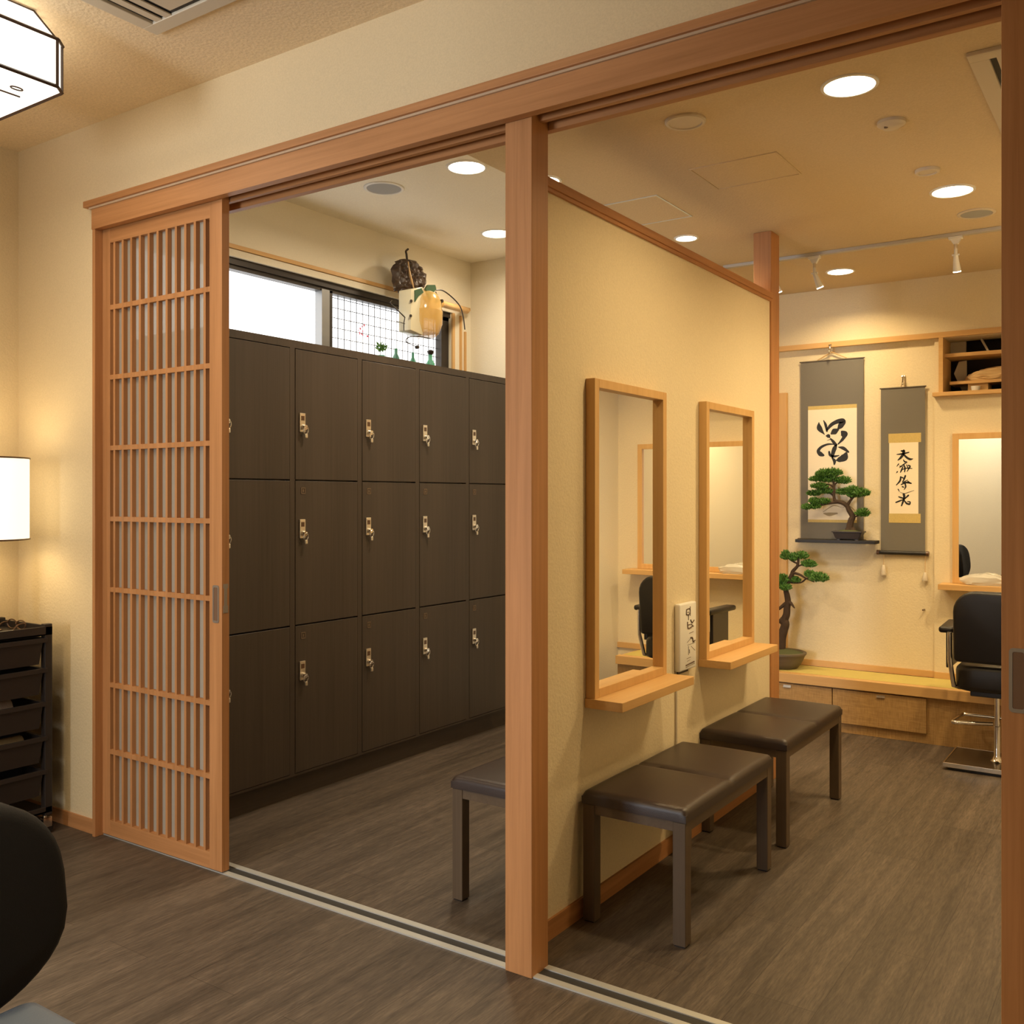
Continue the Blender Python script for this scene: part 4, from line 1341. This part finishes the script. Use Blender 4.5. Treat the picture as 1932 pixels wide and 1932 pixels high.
for zt in (0.757, 0.641, 0.512, 0.380, 0.252):
    a0, a1, c0, c1_ = tx0 + 0.015, tx1 - 0.002, ty0 + 0.034, ty1 - 0.036
    bm = bmesh.new()
    t = bmesh.new()
    hh = 0.098
    # tapered open tray
    o = [(a0, c0), (a1, c0), (a1, c1_), (a0, c1_)]
    inn = 0.011
    lo = [(a0 + inn, c0 + inn), (a1 - inn, c0 + inn), (a1 - inn, c1_ - inn), (a0 + inn, c1_ - inn)]
    th = 0.004
    V = {}
    for k_, (oo, z_) in enumerate(((o, zt), (lo, zt - hh))):
        V[k_] = [t.verts.new((p[0], p[1], z_)) for p in oo]
    cxm, cym = (a0 + a1) / 2, (c0 + c1_) / 2
    sh = lambda p: (p[0] + math.copysign(th, cxm - p[0]), p[1] + math.copysign(th, cym - p[1]))
    V[2] = [t.verts.new((*sh(p), zt)) for p in o]
    V[3] = [t.verts.new((*sh(p), zt - hh + th)) for p in lo]
    for k_ in range(4):
        j = (k_ + 1) % 4
        t.faces.new((V[0][k_], V[1][k_], V[1][j], V[0][j]))
        t.faces.new((V[2][k_], V[2][j], V[3][j], V[3][k_]))
        t.faces.new((V[0][k_], V[0][j], V[2][j], V[2][k_]))
    t.faces.new(V[1])
    t.faces.new(V[3][::-1])
    merge(bm, t)
    tr = obj('tray', bm, M['cart_plastic'], r)
    bm = B((a1 - 0.004, a1 + 0.010, c0 - 0.012, c1_ + 0.012, zt - 0.014, zt + 0.003), (a0, a1, c0 - 0.012, c0 + 0.003, zt - 0.010, zt + 0.003), (a0, a1, c1_ - 0.003, c1_ + 0.012, zt - 0.010, zt + 0.003), b=0.0015)
    obj('rim', bm, M['cart_plastic'], tr)
for sx in (tx0 + 0.02, tx1 - 0.02):
    for sy in (ty0 + 0.02, ty1 - 0.02):
        bm = bmesh.new()
        tube(bm, [(sx - 0.009, sy + 0.006, 0.024), (sx + 0.009, sy + 0.006, 0.024)], 0.024, 18)
        cw = obj('caster', bm, M['black_plastic'], r, True)
        bm = B((sx - 0.013, sx - 0.010, sy - 0.012, sy + 0.022, 0.028, 0.066), (sx + 0.010, sx + 0.013, sy - 0.012, sy + 0.022, 0.028, 0.066), (sx - 0.013, sx + 0.013, sy - 0.012, sy + 0.018, 0.062, 0.068), b=0.001)
        tube(bm, [(sx, sy, 0.066), (sx, sy, 0.086)], 0.007, 10)
        obj('caster_fork', bm, M['chrome'], cw)


def towel(loc, ly, rad, m, label, sq=0.75):
    bm = bmesh.new()
    n = 20
    rings = []
    for k in range(n):
        a = 2 * pi * k / n
        rr = rad * (1 + 0.05 * sin(3 * a + loc[1] * 9))
        rings.append((loc[0] + rr * cos(a), loc[2] + rad * sq + rr * sin(a) * sq))
    prism(bm, rings, 1, loc[1] - ly / 2, loc[1] + ly / 2)
    soften(bm, 0.006, 2, 0.9)
    tag(obj('rolled_towel', bm, m, None, True), label, 'towel')


towel((-3.642, 1.830, 0.4202), 0.25, 0.042, M['towel'], 'rolled grey-beige towel in the third tray of the trolley', 1.35)
towel((-3.642, 1.865, 0.2882), 0.27, 0.040, M['towel_tan'], 'rolled tan towel in the fourth tray of the trolley', 1.22)
bm = bmesh.new()
bmesh.ops.create_icosphere(bm, subdivisions=3, radius=1)
for v in bm.verts:
    k = 1 + 0.3 * mnoise.noise(v.co * 3)
    v.co = Vector((-3.62 + v.co.x * 0.035 * k, 1.875 + v.co.y * 0.05 * k, 0.5945 + v.co.z * 0.046 * k))
for v in bm.verts:
    v.co.z = max(v.co.z, 0.5472)
tag(obj('cotton_wad', bm, M['towel'], None, True), 'crumpled grey cotton wad in the second tray of the trolley', 'cotton')
# spectacles and a small white packet on the trolley top
bm = bmesh.new()
g = Vector((-3.755, 2.045, 0.777))
for s in (-1, 1):
    ring = [Vector((g.x + s * 0.033 + 0.026 * cos(a), g.y + 0.004 * cos(a), g.z + 0.021 + 0.018 * sin(a))) for a in [2 * pi * q / 18 for q in range(19)]]
    tube(bm, ring, 0.0026, 6)
    tube(bm, smooth_path([(g.x + s * 0.059, g.y, g.z + 0.028), (g.x + s * 0.060, g.y - 0.025, g.z + 0.026), (g.x + s * 0.057, g.y - 0.045, g.z + 0.006)], 4), 0.0028, 6)
tube(bm, [(g.x - 0.008, g.y, g.z + 0.025), (g.x + 0.008, g.y, g.z + 0.025)], 0.0022, 6)
tag(obj('spectacles', bm, M['bronze'], None, True), 'dark brown spectacles lying on top of the trolley', 'glasses')
bm = B((-3.665, -3.635, 1.925, 1.985, 0.7762, 0.790), b=0.003)
tag(obj('packet', bm, M['white']), 'small white packet on top of the trolley', 'packet')

# table lamp on the trolley
lx, ly = -3.745, 1.915
r = thing('table_lamp', (lx, ly, 0.776), 'lit white drum-shade lamp standing on the trolley in the corner', 'lamp')
zs0, zs1, rs = 1.138, 1.450, 0.155
bm = bmesh.new()
lathe(bm, [(rs, zs0), (rs, zs1), (rs - 0.003, zs1), (rs - 0.003, zs0), (rs, zs0)], (lx, ly, 0), 48, close=False)
sh_ = obj('shade', bm, M['shade'], r, True)
for z_ in (zs0, zs1):
    bm = bmesh.new()
    tube(bm, [(lx + (rs + 0.001) * cos(a), ly + (rs + 0.001) * sin(a), z_) for a in [2 * pi * q / 48 for q in range(49)]], 0.0035, 6)
    obj('shade_trim', bm, M['bronze'], sh_, True)
bm = bmesh.new()
lathe(bm, [(0.060, 0.776), (0.060, 0.790), (0.02, 0.800), (0.013, 0.82), (0.026, 0.90), (0.034, 0.98), (0.024, 1.06), (0.012, 1.10), (0.012, 1.20)], (lx, ly, 0), 24)
obj('stem', bm, M['lamp_frame'], r, True)
lt = bpy.data.lights.new('table_lamp_bulb', 'POINT')
lt.energy = 3.2
lt.color = (1.0, 0.76, 0.40)
lt.shadow_soft_size = 0.06
lo = bpy.data.objects.new('table_lamp_bulb', lt)
COL.objects.link(lo)
lo.location = (lx, ly, 1.27)

# ------------------------------------------------------------------ square paper ceiling lamp
ax1, ay1 = -2.727, 1.640
ax0, ay0 = ax1 - 0.52, ay1 - 0.52
lz0, lz1, lz2 = 2.520, 2.660, 2.738
r = thing('ceiling_lamp', ((ax0 + ax1) / 2, (ay0 + ay1) / 2, CH), 'square lit paper ceiling lamp with dark wood edges', 'lamp')
ch = 0.035


def octo(o):
    a, b_, c, d_ = ax0 + o, ax1 - o, ay0 + o, ay1 - o
    k = ch
    return [(a + k, c), (b_ - k, c), (b_, c + k), (b_, d_ - k), (b_ - k, d_), (a + k, d_), (a, d_ - k), (a, c + k)]


bm = bmesh.new()
rg = []
for (o, z_) in ((0.0, lz0), (0.0, lz1), (0.045, lz2)):
    rg.append([bm.verts.new((p[0], p[1], z_)) for p in octo(o)])
for a, c in zip(rg, rg[1:]):
    for k in range(8):
        bm.faces.new((a[k], a[(k + 1) % 8], c[(k + 1) % 8], c[k]))
bm.faces.new(rg[0][::-1])
bm.faces.new(rg[2])
sh_ = obj('paper_shade', bm, M['lamp_paper'], r)
bm = bmesh.new()
for (o, z_, w_) in ((-0.002, lz0, 0.006), (-0.004, lz1, 0.0055), (0.045, lz2, 0.004)):
    pts = [(p[0], p[1], z_) for p in octo(o)]
    for k in range(8):
        tube(bm, [pts[k], pts[(k + 1) % 8]], w_, 4)
for p in octo(-0.002):
    tube(bm, [(p[0], p[1], lz0), (p[0], p[1], lz1)], 0.005, 4)
for p, q_ in zip(octo(0.0), octo(0.045)):
    tube(bm, [(p[0], p[1], lz1), (q_[0], q_[1], lz2)], 0.004, 4)
obj('lamp_frame', bm, M['lamp_frame'], r)
bm = bmesh.new()
pb = (ax1 - 0.155, ay1 - 0.06)
tube(bm, [(pb[0], pb[1] - 0.10, lz0 - 0.004), (pb[0] + 0.0, pb[1] + 0.0, lz0 - 0.004)], 0.003, 5)
ring = [(pb[0] + 0.055 + 0.010 * cos(a), pb[1] - 0.040 + 0.018 * sin(a), lz0 - 0.005) for a in [2 * pi * q / 14 for q in range(15)]]
tube(bm, ring, 0.0025, 5)
obj('pull_ring', bm, M['lamp_frame'], r)
obj('mount_plate', B(((ax0 + ax1) / 2 - 0.1, (ax0 + ax1) / 2 + 0.1, (ay0 + ay1) / 2 - 0.1, (ay0 + ay1) / 2 + 0.1, lz2 - 0.001, CH)), M['white'], r)
area_light('ceiling_lamp_glow', ((ax0 + ax1) / 2, (ay0 + ay1) / 2, lz0 - 0.02), 0.45, 7, SOFT, shape='SQUARE')


# ------------------------------------------------------------------ ceiling fittings
def downlight(x, y, z, rad, energy, label, color=WARM, spread=142, group='round downlights in the ceiling'):
    r = thing('downlight', (x, y, z), label, 'downlight', group)
    bm = bmesh.new()
    lathe(bm, [(rad + 0.010, 0.0), (rad + 0.009, -0.004), (rad, -0.005), (rad - 0.002, -0.001)][::-1], (x, y, z), 40, close=False)
    obj('trim_ring', bm, M['white'], r, True)
    bm = bmesh.new()
    lathe(bm, [(rad, -0.0025), (rad, -0.0005)], (x, y, z), 40)
    obj('diffuser', bm, M['bulb'], r)
    if energy:
        area_light('downlight_beam', (x, y, z - 0.012), rad * 1.9, energy, color, spread=spread)
    return r


E = 9.9
downlight(-0.776, 2.92, CL, 0.073, E, 'largest lit downlight, nearest the header beam over the benches')
downlight(-0.705, 4.157, CL, 0.075, E, 'lit downlight beside the round grey ceiling speaker near the far wall')
downlight(-1.457, 5.30, CL, 0.066, E * 0.8, 'lit downlight above the tatami platform, beyond the track rail')
downlight(-1.869, 4.21, CL, 0.048, E * 0.4, 'small lit downlight just beyond the partition cap, by the ceiling hatch')
downlight(-1.980, 3.14, CL, 0.055, E * 0.4, 'lit downlight mostly hidden behind the partition cap next to the thick post')
downlight(-2.53, 3.37, CH, 0.080, E * 1.75, 'lit downlight above the lockers, nearest the header beam', SOFT, 165)
downlight(-3.03, 4.31, CH, 0.078, E * 0.6, 'lit downlight in the far corner above the lockers, cut by the post', SOFT, 165)
downlight(-0.27, 4.42, CL, 0.073, E * 1.7, 'added unseen downlight brightening the side wall, behind the door edge')  # added out of view to brighten the side wall reflected in the mirrors
downlight(-2.0, 0.2, CH, 0.075, 20, 'added unseen downlight brightening the front room, behind the square lamp', WARM, 150)  # added out of view to fill the front room with more light
downlight(-1.35, -0.15, CH, 0.075, 14, 'added unseen downlight brightening the added wall behind the camera', (1.0, 0.93, 0.78), 130)  # added out of view to lift the wall reflected in the far mirror


def disc(name, x, y, z, rad, label, cat, m_in, m_out=None, h=0.006):
    r = thing(name, (x, y, z), label, cat)
    bm = bmesh.new()
    lathe(bm, [(rad, 0.0), (rad, -h * 0.6), (rad - 0.004, -h), (rad - 0.012, -h), (rad - 0.014, -h * 0.5)][::-1], (x, y, z), 40, close=False)
    obj('rim', bm, m_out or M['white'], r, True)
    bm = bmesh.new()
    lathe(bm, [(rad - 0.012, -h * 0.65), (rad - 0.012, 0.0)], (x, y, z), 40)
    obj('cover', bm, m_in, r)
    return r


disc('ceiling_speaker', -3.02, 3.38, CH, 0.094, 'round grey ceiling speaker above the lockers', 'speaker', M['grille'])
disc('ceiling_speaker', -0.675, 4.54, CL, 0.076, 'round grey ceiling speaker near the track rail', 'speaker', M['grille'], M['cream'])
disc('air_vent', -1.289, 2.896, CL, 0.066, 'round cream ceiling vent near the thick post', 'vent', M['cream'], M['cream'], 0.010)
disc('ceiling_sensor', -0.737, 3.84, CL, 0.044, 'plain small cream ceiling disc beside the far downlight', 'sensor', M['cream'], M['cream'], 0.012)
r = thing('smoke_detector', (-0.739, 3.28, CL), 'small smoke detector with a dark dot on the ceiling', 'smoke detector')
bm = bmesh.new()
lathe(bm, [(0.0, -0.022), (0.026, -0.022), (0.036, -0.014), (0.044, -0.010), (0.044, 0.0)], (-0.739, 3.28, CL), 32)
obj('housing', bm, M['cream'], r, True)
bm = bmesh.new()
lathe(bm, [(0.006, -0.024), (0.006, -0.018)], (-0.752, 3.262, CL), 12)
obj('sensor_dot', bm, M['bronze'], r)


def hatch(x0, x1, y0, y1, z, m, label):
    r = thing('ceiling_hatch', ((x0 + x1) / 2, (y0 + y1) / 2, z), label, 'ceiling hatch', 'square ceiling hatches')
    e = 0.006
    bm = B((x0, x1, y0, y0 + e, z - 0.003, z), (x0, x1, y1 - e, y1, z - 0.003, z), (x0, x0 + e, y0 + e, y1 - e, z - 0.003, z), (x1 - e, x1, y0 + e, y1 - e, z - 0.003, z))
    obj('frame', bm, m, r)
    obj('panel', B((x0 + e + 0.002, x1 - e - 0.002, y0 + e + 0.002, y1 - e - 0.002, z - 0.0015, z)), M['ceil_in'], r)


hatch(-1.985, -1.70, 3.54, 3.895, CL, M['alu'], 'metal-rimmed ceiling hatch partly behind the partition cap')
hatch(-1.471, -1.138, 3.335, 3.617, CL, M['ceil_in'], 'faint ceiling hatch the colour of the ceiling, right above the benches')


def cassette(x0, x1, y0, y1, z, label, slots):
    r = thing('air_conditioner', ((x0 + x1) / 2, (y0 + y1) / 2, z), label, 'air conditioner')
    bw = 0.05
    bm = B((x0, x1, y0, y0 + bw, z - 0.012, z), (x0, x1, y1 - bw, y1, z - 0.012, z), (x0, x0 + bw, y0 + bw, y1 - bw, z - 0.012, z), (x1 - bw, x1, y0 + bw, y1 - bw, z - 0.012, z), b=0.002)
    obj('frame', bm, M['cream'], r)
    obj('panel', B((x0 + bw + 0.11, x1 - bw - 0.11, y0 + bw + 0.02, y1 - bw - 0.02, z - 0.010, z)), M['cream'], r)
    obj('slot_back', B((x0 + bw, x1 - bw, y0 + bw, y1 - bw, z - 0.003, z)), M['groove'], r)
    for k in range(2):
        for (xa, sgn) in ((x0 + bw, 1), (x1 - bw, -1)):
            c = xa + sgn * (0.032 + 0.045 * k)
            t = bmesh.new()
            box(t, c - 0.014, c + 0.014, y0 + bw, y1 - bw, z - 0.010, z - 0.006)
            obj('louvre', t, M['cream'], r)
    return r


cassette(-2.588, -1.70, 0.98, 1.85, CH, 'cream ceiling air conditioner panel with dark slots next to the square lamp', 2)
cassette(-0.455, -0.02, 2.888, 3.75, CL, 'cream ceiling air conditioner panel with dark slots, half behind the door edge', 2)

# track rail and its spots
r = tag(obj('track_rail', B((-1.93, 0.02, 4.815, 4.845, CL - 0.016, CL), b=0.002), M['track']), 'long white ceiling track rail in front of the far wall', 'track rail')


def spot(x, tilt, label, energy):
    y = 4.83
    z = CL - 0.016
    r = thing('track_spotlight', (x, y, z), label, 'spotlight', 'white spotlights on the track rail')
    bm = B((x - 0.030, x + 0.030, y - 0.014, y + 0.014, z - 0.014, z), b=0.003)
    bm2 = bmesh.new()
    prism(bm2, [(x - 0.022, z - 0.014), (x + 0.022, z - 0.014), (x + 0.010, z - 0.036), (x - 0.010, z - 0.036)], 1, y - 0.010, y + 0.010)
    merge(bm, bm2)
    obj('adapter', bm, M['white'], r)
    d = Vector((tilt, 0.35, -1)).normalized()
    j = Vector((x, y, z - 0.085))
    bm = bmesh.new()
    tube(bm, [(x, y, z - 0.034), (x, y, z - 0.058)], 0.008, 12)
    obj('neck', bm, M['nickel'], r, True)
    bm = bmesh.new()
    tube(bm, [(x, y, z - 0.058), j], 0.008, 12)
    tube(bm, [j - Vector((0.016, 0, 0)), j + Vector((0.016, 0, 0))], 0.005, 8)
    obj('swivel', bm, M['white'], r, True)
    bm = bmesh.new()
    tube(bm, [j, j + d * 0.02, j + d * 0.075], [0.010, 0.012, 0.018], 18)
    hd = obj('head', bm, M['white'], r, True)
    bm = bmesh.new()
    tube(bm, [j + d * 0.0755, j + d * 0.079], 0.0168, 18)
    obj('lens', bm, M['bulb'], hd, True)
    sp = bpy.data.lights.new('spot_beam', 'SPOT')
    sp.energy = energy
    sp.color = WARM
    sp.spot_size = radians(75)
    sp.spot_blend = 0.8
    sp.shadow_soft_size = 0.02
    o = bpy.data.objects.new('spot_beam', sp)
    COL.objects.link(o)
    o.location = j + d * 0.085
    o.rotation_mode = 'QUATERNION'
    o.rotation_quaternion = d.to_track_quat('-Z', 'Y')


spot(-1.455, 0.30, 'white track spotlight tilted toward the wide scroll', 10)
spot(-0.805, 0.02, 'white track spotlight hanging straight near the open cupboard', 10)
spot(-1.665, 0.30, 'white track spotlight half hidden behind the far wood post', 5)

# ------------------------------------------------------------------ ornament hanging by the locker window
ox = -3.43
hy = 4.02


def onX(u, v, x):
    d = FW + RT * ((u - 966) / FPX)
    t = x / d.x
    return Vector((x, d.y * t, H - (v - 938) / FPX * t))


r = thing('dried_leaf', onX(770, 470, ox), 'dark brown crumpled dried leaf hanging above the amber lantern', 'ornament')
pts = [(768, 488), (783, 494), (796, 508), (803, 524), (800, 540), (790, 548), (775, 551), (762, 556), (750, 550), (741, 545), (740, 520), (741, 500), (752, 490)]
cen = onX(771, 522, ox)
bm = bmesh.new()
ring_n = 16
prev = None
vc = bm.verts.new(cen + Vector((0.035, 0, 0)))
outl = smooth_path([onX(u, v, ox) for u, v in pts + pts[:1]], 5)[:-1]
rings = []
for q in range(1, ring_n + 1):
    s = q / ring_n
    ring = []
    for i, p in enumerate(outl):
        d = p - cen
        off = 0.036 * math.sqrt(max(0, 1 - s * s)) + 0.020 * mnoise.noise(Vector((d.y * s * 30, d.z * s * 30, 3.1))) + 0.018 * mnoise.noise(Vector((d.y * s * 75, d.z * s * 55, 1.7)))
        ring.append(bm.verts.new(cen + d * s + Vector((off, 0, 0))))
    rings.append(ring)
m = len(outl)
for i in range(m):
    bm.faces.new((vc, rings[0][i], rings[0][(i + 1) % m]))
for a, c in zip(rings, rings[1:]):
    for i in range(m):
        bm.faces.new((a[i], c[i], c[(i + 1) % m], a[(i + 1) % m]))
vb = bm.verts.new(cen - Vector((0.03, 0, 0)))
for i in range(m):
    bm.faces.new((vb, rings[-1][(i + 1) % m], rings[-1][i]))
obj('leaf_body', bm, M['gourd'], r, True)
bm = bmesh.new()
tube(bm, smooth_path([onX(768, 490, ox), onX(767, 480, ox), onX(766, 474, ox), onX(770, 470, ox)], 4), 0.006, 8)
obj('stem', bm, M['wire_dark'], r, True)
bm = bmesh.new()
tube(bm, smooth_path([onX(770, 494, ox + 0.035), onX(773, 515, ox + 0.055), onX(778, 535, ox + 0.05), onX(781, 545, ox + 0.03)], 4), [0.004] * 4 + [0.006] * 5 + [0.004] * 4, 6)
obj('midrib', bm, M['rib'], r, True)

oy = -3.27
lc = onX(800, 595, oy)
r = thing('hanging_lantern', onX(797, 640, oy), 'amber and ivory glass lantern with curled wires in front of the window', 'lantern')
g0, g1 = onX(779, 640, oy), onX(820, 585, oy)
bm = bmesh.new()
yl, yr = onX(776, 600, oy).y, onX(822, 600, oy).y
zt_, zb_ = onX(800, 588, oy).z, onX(800, 637, oy).z
cy_ = (yl + yr) / 2
rr = (yr - yl) / 2
lathe(bm, [(rr * 0.55, zb_), (rr * 0.8, zb_ + 0.02), (rr * 0.98, zb_ + 0.07), (rr, zt_), (rr * 0.97, zt_), (rr * 0.75, zb_ + 0.025), (0.0, zb_ + 0.008)], (oy, cy_, 0), 28)
obj('amber_glass', bm, M['amber'], r, True)
bm = bmesh.new()
a = onX(763, 600, oy).y
c = onX(786, 600, oy).y
prism(bm, [(a, onX(763, 547, oy).z), (c, onX(786, 543, oy).z), (c + 0.002, onX(786, 600, oy).z), (c, onX(784, 634, oy).z), (a - 0.002, onX(762, 624, oy).z)], 0, oy - 0.04, oy + 0.045)
soften(bm, 0.006, 2, 0.5)
obj('ivory_panel', bm, M['ivory'], r, True)
bm = bmesh.new()
for (u, v) in ((775, 568), (774, 596)):
    p = onX(u, v, oy + 0.046)
    tube(bm, [p, p + Vector((0.006, 0, 0))], 0.0075, 10)
obj('stud', bm, M['wire_dark'], r)
bm = bmesh.new()
lathe(bm, [(rr * 0.97, onX(800, 588, oy).z), (rr * 0.92, onX(800, 570, oy).z), (rr * 0.75, onX(800, 556, oy).z), (rr * 0.4, onX(800, 549, oy).z)], (oy, cy_, 0), 20)
tube(bm, [onX(806, 575, oy), onX(832, 574, oy)], [0.026, 0.020], 14)
obj('amber_neck', bm, M['amber'], r, True)
bm = bmesh.new()
for (poly) in ([(800, 545), (805, 538), (818, 538), (820, 546), (812, 556), (809, 566), (804, 556)], [(780, 548), (792, 544), (796, 552), (786, 560), (780, 570)]):
    prism(bm, [(onX(u, v, oy + 0.04).y, onX(u, v, oy + 0.04).z) for u, v in poly], 0, oy + 0.04, oy + 0.052)
obj('green_leaf', bm, M['leaf_green'], r)
bm = bmesh.new()
for path, w_ in (([(822, 547), (835, 548), (852, 560), (868, 578), (874, 598), (876, 612), (877, 622)], 0.004), ([(822, 550), (826, 562), (828, 568)], 0.003), ([(763, 598), (750, 585), (737, 572), (740, 567)], 0.0035), ([(764, 611), (755, 608), (748, 606)], 0.002),
                 ([(812, 639), (790, 635), (772, 636), (766, 642), (768, 646)], 0.003), ([(766, 646), (776, 650), (787, 655)], 0.002), ([(762, 624), (762, 610), (764, 598)], 0.003), ([(834, 569), (832, 577), (834, 586)], 0.003)):
    tube(bm, smooth_path([onX(u, v, oy + 0.02) for u, v in path], 4), w_ * 0.9, 6)
for (u, v) in ((825, 567), (833, 568), (787, 655)):
    p = onX(u, v, oy + 0.03)
    tube(bm, [p - Vector((0.008, 0, 0)), p + Vector((0.008, 0, 0))], 0.009, 10)
obj('curled_wire', bm, M['wire_dark'], r, True)
# wood pole carrying the lantern, up to the casing
bm = bmesh.new()
tube(bm, [onX(832, 573, oy), (XLW + 0.02, onX(880, 588, XLW + 0.02).y, onX(880, 588, XLW).z)], [0.018, 0.020], 12)
obj('wood_arm', bm, M['oak_y'], r, True)


# bottles standing on the lockers in front of the window
def bottle(u, h_, rad, m, label, cap=None):
    x = -3.46
    p = onX(u, 660, x)
    r = thing('bottle', (x, p.y, 1.975), label, 'bottle', 'small green bottles on top of the lockers')
    bm = bmesh.new()
    lathe(bm, [(rad * 0.9, 0.0), (rad, 0.004), (rad, h_ * 0.62), (rad * 0.45, h_ * 0.78), (rad * 0.42, h_), (0.0, h_)], (x, p.y, 1.975), 18)
    obj('body', bm, m, r, True)
    if cap:
        bm = bmesh.new()
        lathe(bm, [(rad * 0.5, h_), (rad * 0.8, h_ + 0.018), (rad * 0.4, h_ + 0.026)], (x, p.y, 1.975), 14)
        obj('stopper', bm, cap, r, True)
    return r


bottle(812, 0.135, 0.026, M['green_glass'], 'green glass bottle with a dark stopper on the lockers', M['wire_dark'])
bottle(779, 0.128, 0.017, M['green_glass'], 'slim green glass bottle on the lockers below the lantern')
bottle(747, 0.132, 0.020, M['green_glass'], 'plain green glass bottle on the lockers, between sprig and lantern')
x = -3.46
p = onX(719, 660, x)
r = thing('leafy_sprig', (x, p.y, 1.975), 'small green leafy sprig in a holder on the lockers', 'plant')
bm = bmesh.new()
lathe(bm, [(0.02, 0.0), (0.022, 0.08), (0.0, 0.08)], (x, p.y, 1.975), 16)
obj('holder', bm, M['green_glass'], r, True)
bm = bmesh.new()
foliage(bm, (x, p.y, 2.095), 0.03, 0.035, 0.03, 60, 0.012)
obj('leaves', bm, M['leaf_light'], r)
